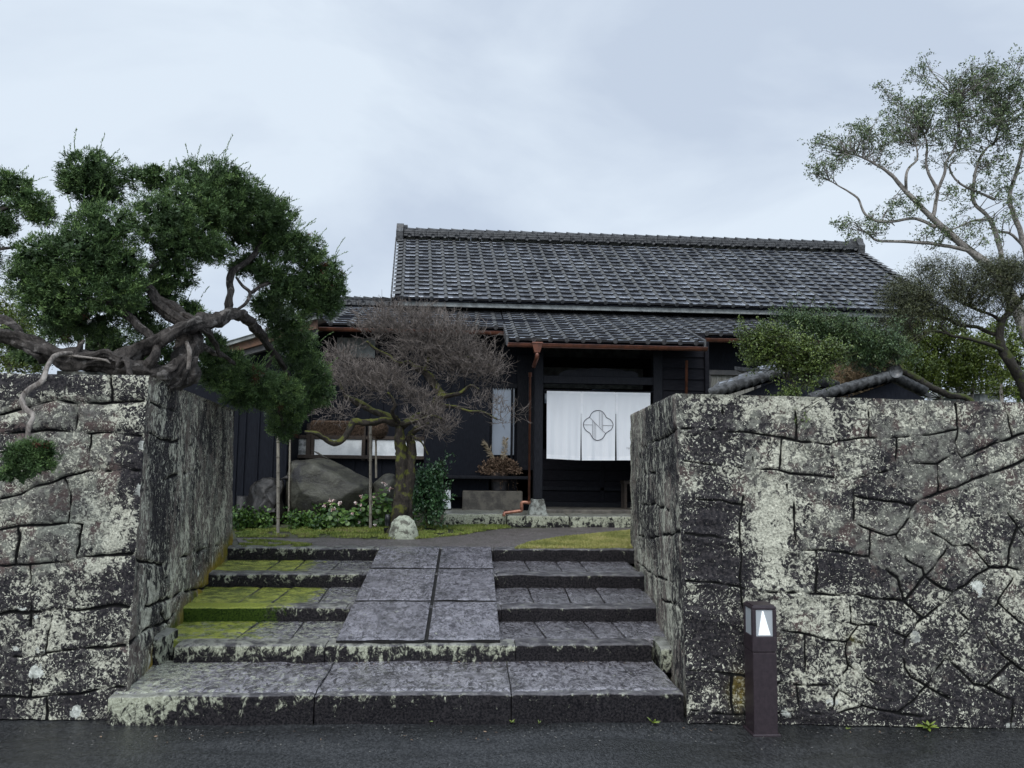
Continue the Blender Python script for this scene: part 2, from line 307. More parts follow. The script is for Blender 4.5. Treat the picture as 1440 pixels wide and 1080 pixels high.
g = G('glass with painted sky reflection'); g.bump(g.noise(3, 2), .05, .01); M_GLASS = g.out(g.mix(g.noise(1.4, 3), (.19, .23, .29), (.28, .33, .40)), .06, .8)  # grey blue base colour stands in for the reflected sky
def cloth_mat():
    g = G('white linen'); wv = g.noise(220, 2, .5, g.map((1, 1, .15))); w2 = g.noise(220, 2, .5, g.map((.15, 1, 1))); n = g.noise(5, 3, .5, g.map((2, 1, .3)))
    col = g.mix(n, (.64, .67, .71), (.74, .77, .80)); g.bump(g.math('ADD', wv, w2), .25, .002); g.b.inputs['Subsurface Weight'].default_value = 0
    return g.out(col, .9, .2)
M_CLOTH = cloth_mat(); M_CLOTH2 = simple('doubled linen hem', (.78, .8, .83), (.7, .73, .77), 9, .9, .2, .1)
M_INK = simple('dark dyed line', (.03, .025, .04), (.02, .018, .03), 9, .9, .2, .05)
M_INK2 = simple('faint grey print', (.30, .31, .34), (.26, .27, .3), 9, .9, .2, .05)
M_BOLL = simple('brown purple coated metal', (.032, .022, .027), (.022, .015, .019), 40, .42, .5, .15, .001)
g = G('frosted lamp panel'); M_LAMP = g.out(g.mix(g.noise(3, 2), (.30, .33, .35), (.40, .43, .45)), .25, .6)
g = G('white lamp cone'); g.b.inputs['Emission Color'].default_value = (.95, 1, 1, 1); g.b.inputs['Emission Strength'].default_value = .25; M_CONE = g.out((.85, .88, .88), .4, .5)
M_ROCK = simple('garden rock', (.016, .014, .012), (.006, .0055, .005), 5, .55, .5, .8, .02)
def boulder_mat():
    g = G('lichened boulder'); n = g.noise(11, 5, .7, dist=.5); f = g.noise(50, 4, .7)
    col = g.mix(f, (.10, .10, .075), (.2, .2, .16)); col = g.mix(g.step(n, .42, .52), col, g.mix(f, (.36, .39, .30), (.6, .63, .5))); g.bump(g.math('ADD', n, f), .8, .015); return g.out(col, .7)
M_BOULD = boulder_mat()
def rock_mat():
    g = G('big grey garden rock'); n = g.noise(4, 5, .65, g.map((1, 1, 2.5), (.0, .7, 0)), .6); f = g.noise(45, 4, .7)
    col = g.mix(g.step(n, .3, .7), (.015, .014, .012), (.065, .065, .048)); col = g.mix(g.math('MULTIPLY', g.step(f, .55, .7), .5), col, (.13, .135, .105))
    blot = g.noise(2.6, 3, .6, g.map((1.6, 1, .7))); col = g.mix(g.math('MULTIPLY', g.step(blot, .6, .68), .8), col, (.018, .017, .02)); g.bump(g.math('ADD', n, g.math('MULTIPLY', f, .4)), .8, .02); return g.out(col, .6)
M_BIGROCK = rock_mat()
M_CONC = simple('pale weathered stone base', (.30, .32, .29), (.07, .07, .06), 15, .75, .4, .5, .008)
M_PLANTER = simple('brown worn stone block', (.13, .12, .10), (.06, .056, .05), 8, .7, .4, .4, .006)
M_BAMBOO = simple('old bamboo cane', (.17, .155, .12), (.08, .07, .055), 14, .5, .4, .3, .002, (6, 6, .8))
M_STRAW = simple('bound dry straw', (.12, .08, .055), (.04, .028, .02), 60, .9, .2, .9, .01)
M_BUCKET = simple('weathered bucket staves', (.13, .10, .085), (.05, .042, .04), 14, .75, .3, .5, .003, (12, 12, .8))
M_HOOP = simple('dark bucket lower band', (.05, .048, .05), (.025, .024, .028), 20, .6, .4, .3)
def bark(name, a, b, mossc=None, mamt=.5, deadc=None):
    g = G(name); n = g.noise(26, 5, .7, g.map((1, 1, .45)), 1.0); f = g.noise(90, 3, .7); col = g.mix(g.step(n, .3, .7), b, a)
    if deadc: col = g.mix(g.step(g.noise(7, 4, .6, dist=1.), .56, .62), col, deadc)
    if mossc:
        geo = g.t.nodes.new('ShaderNodeNewGeometry'); sp = g.t.nodes.new('ShaderNodeSeparateXYZ'); g.lk(geo.outputs['Normal'], sp.inputs[0])
        mf = g.step(g.math('ADD', g.math('MULTIPLY', sp.outputs[2], .18), g.noise(9, 4, .65)), .56-mamt*.25, .66-mamt*.25); col = g.mix(mf, col, g.mix(f, tuple(c*.45 for c in mossc), mossc))
    g.bump(g.math('ADD', n, g.math('MULTIPLY', f, .4)), 1., .015); return g.out(col, .8, .3)
M_JBARK = bark('twisted juniper wood', (.078, .068, .061), (.012, .010, .009), None, .0, (.14, .128, .118))
M_DEAD = bark('bleached deadwood', (.33, .30, .27), (.09, .075, .065))
M_PBARK = bark('mossy plum bark', (.06, .05, .04), (.018, .015, .012), (.14, .15, .03), .15)
M_PTWIG = simple('bare plum twig', (.205, .175, .155), (.078, .066, .06), 14, .7, .3, .1)
M_SBARK = bark('pale smooth bark', (.38, .355, .325), (.15, .135, .12), (.05, .055, .02), .0)
M_MBARK = bark('dark mossy bark', (.045, .04, .032), (.015, .013, .011), (.06, .075, .015), .15)
M_TAN = simple('dry tan twig', (.22, .16, .09), (.12, .085, .05), 14, .7, .3, .1)
def leaf_mat(name, dark, mid, light, odd=None, rough=.5, spec=.4):
    g = G(name); t = g.attr('tint'); r = g.t.nodes.new('ShaderNodeValToRGB'); g.lk(t, r.inputs[0]); e = r.color_ramp.elements
    e[0].position = 0; e[0].color = (*dark, 1); e[1].position = .8; e[1].color = (*light, 1); k = e.new(.45); k.color = (*mid, 1)
    if odd: k = e.new(.93); k.color = (*light, 1); k = e.new(.96); k.color = (*odd, 1)
    return g.out(r.outputs[0], rough, spec)
M_JUN = leaf_mat('juniper needles', (.030, .057, .020), (.075, .135, .042), (.175, .27, .08), (.10, .035, .02), .55, .3)
M_JTIP = leaf_mat('juniper shoot tips', (.06, .12, .035), (.10, .17, .05), (.16, .24, .07), None, .55, .3)
M_LEAF1 = leaf_mat('small tree leaves', (.045, .075, .03), (.095, .145, .055), (.20, .25, .12), None, .4, .5)
M_LEAF2 = leaf_mat('sparse brown needles', (.03, .034, .02), (.055, .065, .033), (.11, .12, .05), (.11, .07, .04))
M_LEAF3 = leaf_mat('dark pointed leaves', (.025, .05, .022), (.05, .09, .035), (.10, .15, .05), None, .4)
M_LEAF4 = leaf_mat('round shrub leaves', (.03, .05, .012), (.065, .10, .022), (.13, .175, .04), None, .4)
M_LEAF5 = leaf_mat('bright shrub leaves', (.04, .065, .01), (.09, .13, .02), (.17, .22, .035), None, .45)
M_LEAF6 = leaf_mat('camellia leaves', (.018, .05, .022), (.04, .10, .04), (.10, .20, .08), None, .3, .6)
M_LEAF7 = leaf_mat('begonia leaves', (.02, .055, .012), (.045, .10, .02), (.10, .18, .035), None, .4)
M_GRASS = leaf_mat('garden grass', (.07, .11, .02), (.15, .20, .035), (.26, .30, .07), (.2, .16, .08), .6)
M_LAWN = leaf_mat('yellowing lawn', (.14, .16, .045), (.26, .27, .075), (.40, .38, .14), (.42, .34, .17), .6)
M_PINK = leaf_mat('pale pink petals', (.72, .42, .42), (.80, .62, .58), (.85, .80, .76), None, .6)
M_DRY = leaf_mat('dried brown foliage', (.05, .03, .02), (.11, .07, .045), (.22, .15, .10), None, .8)
M_PLUME = leaf_mat('pale dry plume', (.24, .20, .14), (.36, .30, .21), (.48, .41, .30), None, .8)
M_BLACK = simple('black plastic', (.02, .022, .025), (.012, .013, .015), 30, .35, .5, .1)
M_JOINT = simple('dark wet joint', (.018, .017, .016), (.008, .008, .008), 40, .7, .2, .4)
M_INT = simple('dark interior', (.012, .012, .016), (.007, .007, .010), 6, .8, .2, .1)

# ================================================================== SETTING: road, yard, path
GZ = .59                       # garden level above the road
mb = MB()
xs = np.r_[-1500, -300, -60, -12, np.linspace(-6, 6, 90), 12, 60, 300, 1500]; ys = np.r_[-1500, -300, -60, -10, np.linspace(-2, 9, 80), 20, 60, 300, 1500]
X, Y = np.meshgrid(xs, ys, indexing='ij'); P = np.stack([X, Y, X*0], -1); P[..., 2] = np.where((abs(X) < 6) & (Y < 6) & (Y > -2), .008*fbm(P*1.1, 2, 5)-.008, -.008)
mb.grid(P); kind(mb.build('road', M_ROAD))
def sheet(name, poly, z, mat, res=.07, amp=.006, seed=0):      # flat polygon cut from a grid (poly in metres)
    import bmesh
    bm = bmesh.new(); vs = [bm.verts.new((p[0], p[1], z)) for p in poly]; bm.faces.new(vs)
    me = bpy.data.meshes.new(name); bmesh.ops.triangulate(bm, faces=bm.faces[:])
    bmesh.ops.subdivide_edges(bm, edges=bm.edges[:], cuts=10, use_grid_fill=True)
    for v in bm.verts: v.co.z += amp*float(fbm(A(*v.co)*4, 2, seed))
    bm.to_mesh(me); bm.free(); me.materials.append(mat); o = bpy.data.objects.new(name, me); COL.objects.link(o); return o
mb = MB()
for (x0, x1, y0, y1) in ((-2.75, 2.1, 7.47, 13), (-40, -2.4, 5.2, 60), (1.75, 40, 5.2, 60), (-2.75, 2.1, 13, 60)):
    X, Y = np.meshgrid(np.linspace(x0, x1, 60), np.linspace(y0, y1, 50), indexing='ij'); P = np.stack([X, Y, X*0+GZ-.012], -1)
    P[..., 2] += .006*fbm(P*3, 2, 9)+(.0 if y0 < 8 else -.003)
    mb.grid(P)
yard = kind(mb.build('yard_ground', M_SOIL))
def gp(x, y, z=GZ): return aZ(x, y, z)
path_px = [(332, 756), (420, 757), (500, 757.5), (545, 759), (600, 757), (660, 750), (700, 744), (760, 741.5), (900, 740), (900, 747), (850, 751), (790, 757), (740, 765), (725, 771), (340, 769)]
kind(sheet('garden_path', [gp(*p)[:2] for p in path_px], GZ-.003, M_PATH))

# ================================================================== STONE WALLS
def seg_dist(P, segs):
    D = np.full(P.shape[:-1], 9.); 
    for a, b in segs:
        ab = b-a; t = np.clip(((P-a)@ab)/(ab@ab+1e-9), 0, 1); D = np.minimum(D, np.linalg.norm(P-a-t[..., None]*ab, axis=-1))
    return D
def label(mask):
    h, w_ = mask.shape; lab = np.zeros((h, w_), int); k = 0; m = mask.copy()
    for i in range(h):
        for j in range(w_):
            if m[i, j]:
                k += 1; st = [(i, j)]; m[i, j] = False
                while st:
                    a, b = st.pop(); lab[a, b] = k
                    for c, d in ((a+1, b), (a-1, b), (a, b+1), (a, b-1)):
                        if 0 <= c < h and 0 <= d < w_ and m[c, d]: m[c, d] = False; st.append((c, d))
    return lab
def wobble(P):                # continuous 3D roughness shared by neighbouring patches so corners stay closed
    return .006*np.stack([fbm(P*5, 3, 41), fbm(P*5, 3, 57), .3*fbm(P*5, 3, 73)], -1)+.004*np.stack([fbm(P*26, 2, 81), fbm(P*26, 2, 97), 0*P[..., 0]], -1)
def wall_patch(mb, c00, c10, c11, c01, res, segs, mat, jw=.012, depth=.04, dark=None, lich=None, moss=None, ros=None, seed=0, edge_u0=True, tilt=.005):
    # c00 bottom at the corner edge, c10 bottom far, c11 top far, c01 top at the corner
    nu = int(np.linalg.norm(c10-c00)/res); nv = int(np.linalg.norm(c01-c00)/res)
    u = np.linspace(0, 1, nu)[:, None, None]; v = np.linspace(0, 1, nv)[None, :, None]
    P = (1-u)*(1-v)*c00+u*(1-v)*c10+u*v*c11+(1-u)*v*c01
    nrm = unit(np.cross(c10-c00, c01-c00)); 
    if nrm@(CAM-c00) < 0: nrm = -nrm
    Q = P+.012*np.stack([fbm(P*7, 2, 3), fbm(P*7, 2, 13), fbm(P*7, 2, 23)], -1)
    D = seg_dist(Q, segs) if segs else np.full(P.shape[:2], 9.)
    W = jw*(.55+.8*np.clip(vnoise(P*4, 31)+.5, 0, 1.5))
    lab = label(D > jw*.9); nl = lab.max()+1; r = np.random.default_rng(seed+5); sid = r.random(nl); off = r.normal(0, .0025, nl); tx = r.normal(0, tilt, nl); ty = r.normal(0, tilt, nl)
    cen = np.zeros((nl, 3)); 
    for k in range(nl):
        mk = lab == k
        if mk.any(): cen[k] = P[mk].mean(0)
    eu = unit(c10-c00); ev = unit(c01-c00); d = P-cen[lab]
    f = lambda fn: (fn(P) if fn is not None else np.zeros(P.shape[:2]))
    hgt = off[lab]+tx[lab]*(d@eu)*2+ty[lab]*(d@ev)*2
    hgt = np.where(lab == 0, 0, hgt)
    soft = np.clip(D/.05, 0, 1); hgt = hgt*soft-depth*np.exp(-(D/(W+.002))**2)-.003*np.exp(-D/.010)
    hgt = hgt+(.004+.006*np.clip(f(dark)-.5, 0, 1))*fbm(P*14, 3, 61)*np.clip(D/.02, .2, 1)
    eL = np.linalg.norm(c10-c00)*u[..., 0]*np.ones_like(v[..., 0]); fade = np.clip(eL/.03, 0, 1) if edge_u0 else 1
    fade = fade*np.clip((1-v[..., 0])*np.linalg.norm(c01-c00)/.02, 0, 1)
    V = P+(hgt*fade)[..., None]*nrm+wobble(P)
    f = lambda fn: (fn(P) if fn is not None else np.zeros(P.shape[:2]))
    mb.grid(V, mat, True, jt=np.exp(-(D/(W*1.0+.0036))**2)*fade, sid=sid[lab], dark=f(dark), lich=f(lich), moss=f(moss), ros=f(ros))
def plane_pt(x, y, o, n):
    d = ray(x, y); return CAM+d*(((o-CAM)@n)/(d@n))
def segs_px(lines, o, n):
    out = []
    for ln in lines:
        p = [plane_pt(x, y, o, n) for x, y in ln]; out += list(zip(p[:-1], p[1:]))
    return out
def blob(lst, o, n):          # soft stain regions given by their outline centre and size
    cs = [(plane_pt(x, y, o, n), rx, rz, wt) for x, y, rx, rz, wt in lst]; hd = unit(A(n[1], -n[0], 0))
    def fn(P):
        s = np.zeros(P.shape[:2])
        for c, rx, rz, wt in cs:
            d = P-c; s = s+wt*np.exp(-((d@hd)/rx)**2-(d[..., 2]/rz)**2)
        return s
    return fn
def courses(c00, c10, c11, c01, n, wmin, wmax, r, jit=.03, start=0.):
    segs = []; Lb = np.linalg.norm(c10-c00)
    def bp(u, v): return (1-u)*(1-v)*c00+u*(1-v)*c10+u*v*c11+(1-u)*v*c01
    vs = [0]+[(k+r.uniform(-.2, .2))/n for k in range(1, n)]+[1]
    for k in range(1, n):
        us = np.linspace(start, 1, 9); p = [bp(u, vs[k]+r.uniform(-jit, jit)) for u in us]; segs += list(zip(p[:-1], p[1:]))
    for k in range(n):
        u = start+r.uniform(wmin, wmax)/Lb
        while u < .98:
            du = r.uniform(-.025, .025); segs.append((bp(u+du, vs[k]-.01), bp(min(u-du, 1), vs[k+1]+.01))); u += r.uniform(wmin, wmax)/Lb
    return segs

# ---- left wall
LB = aZ(174, 1013, 0); LT = aY(209, 528, LB[1]+.12); zt = LT[2]
lv = unit(A(*(aZ(0, 1012, 0)-LB)[:2], 0)); LBf = LB+lv*2.6; LTf = LT+lv*2.6+A(0, 0, .0)
nL = unit(np.cross(LBf-LB, LT-LB)); nL = nL if nL@(CAM-LB) > 0 else -nL
def z2(x, y): return (x/3.6, 480+y/3.6)
def z3(x, y): return (x/3.6, 750+y/3.6)
Llines = [[z2(*p) for p in l] for l in (
 [(0, 375), (200, 310), (300, 300), (400, 320), (570, 303), (780, 303)], [(553, 180), (570, 303)],
 [(0, 462), (150, 458), (240, 455), (378, 460), (480, 468), (790, 468)], [(397, 320), (378, 460)],
 [(465, 470), (445, 658)], [(790, 640), (600, 655), (445, 660), (345, 685), (310, 695), (180, 725), (100, 770), (0, 795)],
 [(325, 695), (345, 760), (332, 918)], [(415, 921), (330, 918), (180, 930), (50, 945), (-60, 950)], [(410, 922), (400, 1080)], [(80, 945), (85, 1085)])]
Llines += [[z3(*p) for p in l] for l in (
 [(400, 0), (388, 135)], [(84, 0), (80, 155)], [(-60, 158), (160, 155), (300, 138), (388, 133), (690, 98), (800, 85)], [(158, 155), (148, 400)],
 [(-60, 415), (148, 403), (245, 395), (600, 372), (760, 366)], [(245, 400), (245, 470), (222, 605)], [(148, 403), (140, 470)],
 [(-60, 620), (140, 625), (200, 620), (230, 605), (430, 590), (700, 560)], [(190, 625), (150, 820)], [(-60, 828), (240, 825), (560, 790), (640, 780)], [(240, 828), (240, 945)], [(-120, 830), (-130, 950)])]
Ls = segs_px(Llines, LB, nL)
r_ = np.random.default_rng(3)
Ls += [s for s in courses(LB, LBf, LTf, LT, 7, .3, .7, r_, .01, .42)]
farLb = aZ(330, 765, GZ); LTend = aY(330, 577, farLb[1]+.02); LBend = A(farLb[0], farLb[1], -.05)
nLs = unit(np.cross(LBend-LB, LT-LB)); nLs = nLs if nLs@(CAM-LB) > 0 else -nLs
Lside = [[z2(*p) for p in l] for l in ([(842, 340), (935, 368), (935, 512), (845, 500), (842, 340)], [(935, 512), (1022, 530), (1022, 655)], [(830, 705), (925, 668), (1022, 650)], [(760, 305), (842, 340)], [(1120, 845), (1190, 818)], [(760, 460), (845, 500)], [(1022, 340), (1100, 360), (1200, 400)], [(1110, 360), (1105, 560)], [(1022, 640), (1120, 600), (1195, 590)], [(925, 670), (930, 820)], [(1050, 640), (1045, 900)])]
Lside += [[z3(*p) for p in l] for l in ([(845, 180), (860, 330)], [(740, 370), (860, 330), (930, 300), (1100, 260)], [(940, 190), (930, 300)], [(820, 390), (860, 470)], [(700, 130), (845, 160), (1020, 90), (1190, 30)], [(1020, 90), (1010, 250)], [(650, 560), (760, 480), (860, 440), (900, 380)])]
mb = MB()
dkL = blob([(195, 640, .10, .45, .75), (215, 760, .14, .3, .8), (110, 860, .35, .16, .75), (90, 930, .3, .1, .85), (120, 985, .5, .1, 1), (60, 540, .55, .07, 1.2), (20, 830, .1, .1, .5), (60, 600, .2, .05, .2), (215, 690, .05, .5, .6)], LB, nL)
liL = blob([(165, 750, .10, .25, .75), (60, 790, .2, .12, .3), (60, 880, .3, .06, .4), (110, 690, .2, .1, .15), (25, 720, .15, .1, .25), (190, 880, .06, .1, .6)], LB, nL)
roL = blob([(20, 890, .25, .16, 1.3), (60, 950, .35, .2, 1.3), (150, 985, .25, .15, 1), (215, 650, .10, .35, .9), (110, 860, .2, .1, .7)], LB, nL)
wall_patch(mb, LB, LBf, LTf, LT, .0068, Ls, 0, .006, .020, dkL, liL, lambda P: .0*P[..., 0], roL, 11)
dkS = blob([(235, 620, .3, .5, .55), (225, 790, .22, .5, .5), (320, 650, .2, .3, .4), (300, 610, .4, .12, .45)], LB, nLs)
liS = blob([(270, 690, .5, .38, .35), (315, 740, .4, .25, .45), (240, 800, .5, .25, .45), (205, 870, .2, .3, .6), (250, 600, .4, .25, .15)], LB, nLs)
moS = lambda P: 1.25*np.exp(-((P[..., 2]-(.10+.17*(P[..., 1]-4.7)))/.10)**2)*np.clip((P[..., 1]-4.7)/.3, 0, 1)
wall_patch(mb, LB, LBend, LTend, LT, .010, segs_px(Lside, LB, nLs), 1, .010, .025, dkS, liS, moS, roL, 12)
def wall_rest(mb, T, Tf, Tend, depth_dir, Bend, th=.75):
    # top, back and end faces: the wall is a real block, th metres thick
    Ti = Tend; back_c = T+depth_dir*th
    # L-shaped top: strip along the front and strip along the side
    fb = Tf+A(0, th, 0); cb = A(T[0]+np.sign(Tf[0]-T[0])*th, T[1]+th, T[2]); se = Tend+A(np.sign(Tf[0]-T[0])*th, 0, 0)
    def strip(a, b, c, d, n=60, m=14):
        u = np.linspace(0, 1, n)[:, None, None]; v = np.linspace(0, 1, m)[None, :, None]; P = (1-u)*(1-v)*a+u*(1-v)*b+u*v*c+(1-u)*v*d
        V = P+wobble(P); V[..., 2] += .012*fbm(P*6, 3, 5)*np.minimum(1, v[..., 0]*6); mb.grid(V, 0, True, sid=.3, dark=.5+0*P[..., 0], lich=.3+0*P[..., 0])
    strip(T, Tf, fb, cb, 300, 14); strip(T, Tend, se, cb, 200, 14)
    for (a, b) in ((cb, fb), (se, cb), (Tend, se)):
        q = [a, b, A(b[0], b[1], -.1), A(a[0], a[1], -.1)]; mb.add(q, [(0, 1, 2, 3)], 0, False, sid=.4, dark=.5)
wall_rest(mb, LT, LTf, LTend, A(0, 1, 0), LBend)
lw = tag(mb.build('stone_wall', [M_WALL, M_WALLS]), 'tall lichened masonry wall with a gnarled juniper lying over its top', 'wall')

# ---- right wall
RB = aZ(966, 1018, 0); RT = aY(950, 553, RB[1]+.15); rv = unit(A(*(aZ(1440, 1024, 0)-RB)[:2], 0)); RBf = RB+rv*3.6
RTf = RT+rv*3.6+A(0, 0, .0); q_ = aY(1440, 566, RT[1]+rv[1]*2.1); RTf[2] = RT[2]+(q_[2]-RT[2])/(q_[0]-RT[0])*(RTf[0]-RT[0])
nR = unit(np.cross(RBf-RB, RT-RB)); nR = nR if nR@(CAM-RB) > 0 else -nR
R = [
 [(940, 600), (1015, 603), (1065, 609), (1101, 614), (1118, 618), (1151, 623), (1171, 626), (1184, 620), (1221, 616), (1275, 614), (1313, 610), (1345, 605)],
 [(1018, 545), (1018, 602)], [(1119, 550), (1119, 618)], [(1222, 555), (1223, 616)], [(1345, 555), (1345, 605), (1346, 634), (1321, 653)], [(1411, 560), (1416, 580), (1424, 612)],
 [(1460, 603), (1425, 615), (1396, 624), (1367, 638), (1354, 643), (1346, 635)], [(1101, 615), (1096, 662)], [(1174, 626), (1181, 668)], [(1261, 616), (1261, 645), (1265, 660)],
 [(1060, 658), (1096, 662), (1110, 665), (1161, 669), (1201, 672), (1235, 666), (1265, 660), (1286, 653), (1321, 653)], [(1321, 653), (1321, 694)],
 [(1321, 694), (1344, 686), (1369, 672), (1395, 665), (1411, 659), (1460, 640)], [(1391, 666), (1392, 682), (1411, 709), (1432, 740), (1450, 765)], [(1411, 709), (1460, 690)],
 [(1202, 670), (1202, 698), (1201, 732)], [(1202, 698), (1232, 701), (1257, 704), (1286, 710), (1298, 703), (1321, 694)],
 [(1286, 711), (1280, 721), (1282, 730), (1298, 740), (1317, 752), (1341, 771), (1364, 766), (1396, 797)], [(1280, 728), (1263, 752), (1252, 755), (1228, 746), (1200, 732)], [(1227, 747), (1225, 784)],
 [(1221, 782), (1242, 794), (1262, 812), (1271, 844)], [(1263, 755), (1277, 788), (1297, 797), (1300, 809)], [(1300, 809), (1315, 794), (1332, 774)], [(1300, 809), (1286, 826), (1271, 844)], [(1300, 809), (1320, 822), (1341, 835)],
 [(1341, 836), (1396, 797), (1420, 796), (1460, 815)], [(1420, 796), (1424, 765), (1432, 740)], [(1271, 844), (1236, 842), (1194, 838)], [(1271, 844), (1285, 857), (1300, 868)], [(1341, 836), (1300, 868), (1286, 887), (1273, 902), (1271, 940), (1280, 955), (1306, 966)],
 [(1341, 836), (1338, 850), (1367, 882)], [(1408, 848), (1367, 883), (1335, 915), (1306, 966)], [(1427, 814), (1405, 849), (1460, 895)], [(1382, 885), (1424, 933), (1460, 960)], [(1424, 934), (1385, 966), (1367, 963), (1341, 937), (1327, 922)],
 [(1194, 838), (1197, 877), (1207, 882), (1227, 880), (1251, 886), (1277, 897)], [(1207, 882), (1192, 902), (1166, 899), (1127, 891), (1096, 885), (1050, 878)], [(1192, 905), (1192, 940), (1169, 963), (1138, 965), (1090, 962), (1052, 952)],
 [(1192, 935), (1215, 950), (1250, 975)], [(1306, 966), (1350, 987), (1351, 1024)], [(1385, 966), (1426, 987), (1424, 1026)], [(1180, 969), (1213, 992)], [(1127, 1000), (1168, 1006), (1213, 992), (1262, 1003), (1306, 1010)], [(1169, 963), (1181, 969), (1168, 1006)], [(1306, 966), (1262, 1003)],
 [(963, 700), (1010, 704), (1046, 711)], [(963, 750), (1004, 752), (1043, 759)], [(963, 818), (999, 819), (1041, 825)], [(963, 863), (999, 867), (1052, 878)], [(963, 945), (1015, 948), (1052, 952)], [(1043, 700), (1044, 760), (1041, 826), (1051, 878)],
 [(1109, 682), (1110, 700)], [(1118, 706), (1121, 770)], [(1149, 772), (1180, 776), (1213, 782), (1226, 784)], [(1149, 772), (1150, 835)], [(1041, 826), (1074, 831), (1149, 835), (1194, 838)], [(1133, 893), (1138, 965)], [(1121, 967), (1127, 1000)], [(963, 650), (1060, 658)], [(1060, 612), (1060, 658)], [(963, 1000), (1060, 1006), (1127, 1000)], [(1030, 950), (1030, 1004)], [(1085, 770), (1149, 772)], [(1052, 953), (1050, 1006)]]
Rs = segs_px(R, RB, nR) + courses(RB, RBf, RTf, RT, 7, .25, .6, r_, .02, .62)
farRb = aZ(885, 765, GZ); RTend = aY(887, 583, farRb[1]-.15); RBend = A(farRb[0], farRb[1], -.05)
nRs = unit(np.cross(RBend-RB, RT-RB)); nRs = nRs if nRs@(CAM-RB) > 0 else -nRs
def zb(x, y): return (860+x/3.6, 540+y/3.6)
Rside = [[zb(*p) for p in l] for l in ([(90, 345), (150, 330), (210, 290), (285, 262), (345, 195)], [(150, 330), (140, 450)], [(100, 470), (155, 455), (215, 445)], [(215, 290), (222, 610)], [(130, 610), (215, 612), (290, 640)], [(285, 262), (290, 640)], [(222, 612), (215, 760)], [(100, 760), (180, 780), (290, 760), (370, 740)], [(80, 890), (150, 915), (200, 965), (290, 1000), (320, 1010)], [(240, 780), (245, 980)], [(90, 180), (345, 200)][:1])if len(l) > 1]
Rside += [[(860+x/3.6, 780+y/3.6) for x, y in l] for l in ([(210, 20), (245, 110), (250, 220)], [(250, 230), (330, 250), (370, 330)], [(300, 60), (310, 240)])]
mb = MB()
dkR = blob([(1000, 735, .14, .10, 1.8), (1005, 800, .15, .16, 1.9), (1000, 900, .15, .2, 1.5), (1010, 640, .12, .2, .9), (985, 590, .10, .12, .55), (1180, 800, .14, .12, 1.1), (1100, 780, .06, .25, .35), (1240, 700, .4, .1, .35), (1330, 900, .8, .4, .42), (1010, 965, .2, .1, .6), (1030, 570, .07, .06, .9), (1200, 1010, 2, .06, 1.0)], RB, nR)
liR = blob([(1080, 760, .14, .45, .8), (1125, 640, .16, .08, .65), (1090, 570, .7, .09, .45), (1230, 590, .8, .08, .35), (1140, 850, .2, .35, .5), (1090, 700, .1, .2, .5), (1170, 720, .4, .2, .2), (1010, 990, .2, .08, .4), (1200, 880, .2, .2, .25), (1150, 980, .2, .08, .4)], RB, nR)
dl = lambda P: liR(P)-.9*np.clip(blob([(1000, 735, .12, .10, 1), (1005, 800, .13, .14, 1), (1000, 900, .12, .14, 1), (1180, 800, .12, .10, .9)], RB, nR)(P), 0, 1)
roR = blob([(1370, 1000, .25, .12, 1), (1410, 840, .2, .2, 1), (1200, 1000, .5, .06, 1), (1350, 900, .5, .3, .5)], RB, nR)
moR = blob([(1040, 975, .05, .08, .9), (1200, 900, .04, .03, .6)], RB, nR)
wall_patch(mb, RB, RBf, RTf, RT, .0065, Rs, 0, .005, .020, dkR, dl, moR, roR, 21)
dkRs = blob([(920, 620, .6, .3, .75), (905, 720, .8, .25, .7), (950, 800, .2, .3, .4), (940, 600, .2, .3, .4)], RB, nRs)
liRs = blob([(905, 790, .9, .12, .6), (940, 850, .3, .25, .6), (945, 930, .3, .2, .3), (930, 680, .15, .3, .2)], RB, nRs)
wall_patch(mb, RB, RBend, RTend, RT, .009, segs_px(Rside, RB, nRs), 1, .008, .022, dkRs, liRs, None, None, 22)
wall_rest(mb, RT, RTf, RTend, A(0, 1, 0), RBend)
rw = tag(mb.build('stone_wall', [M_WALL, M_WALLS]), 'lichen covered polygonal masonry wall behind the short bollard light', 'wall')

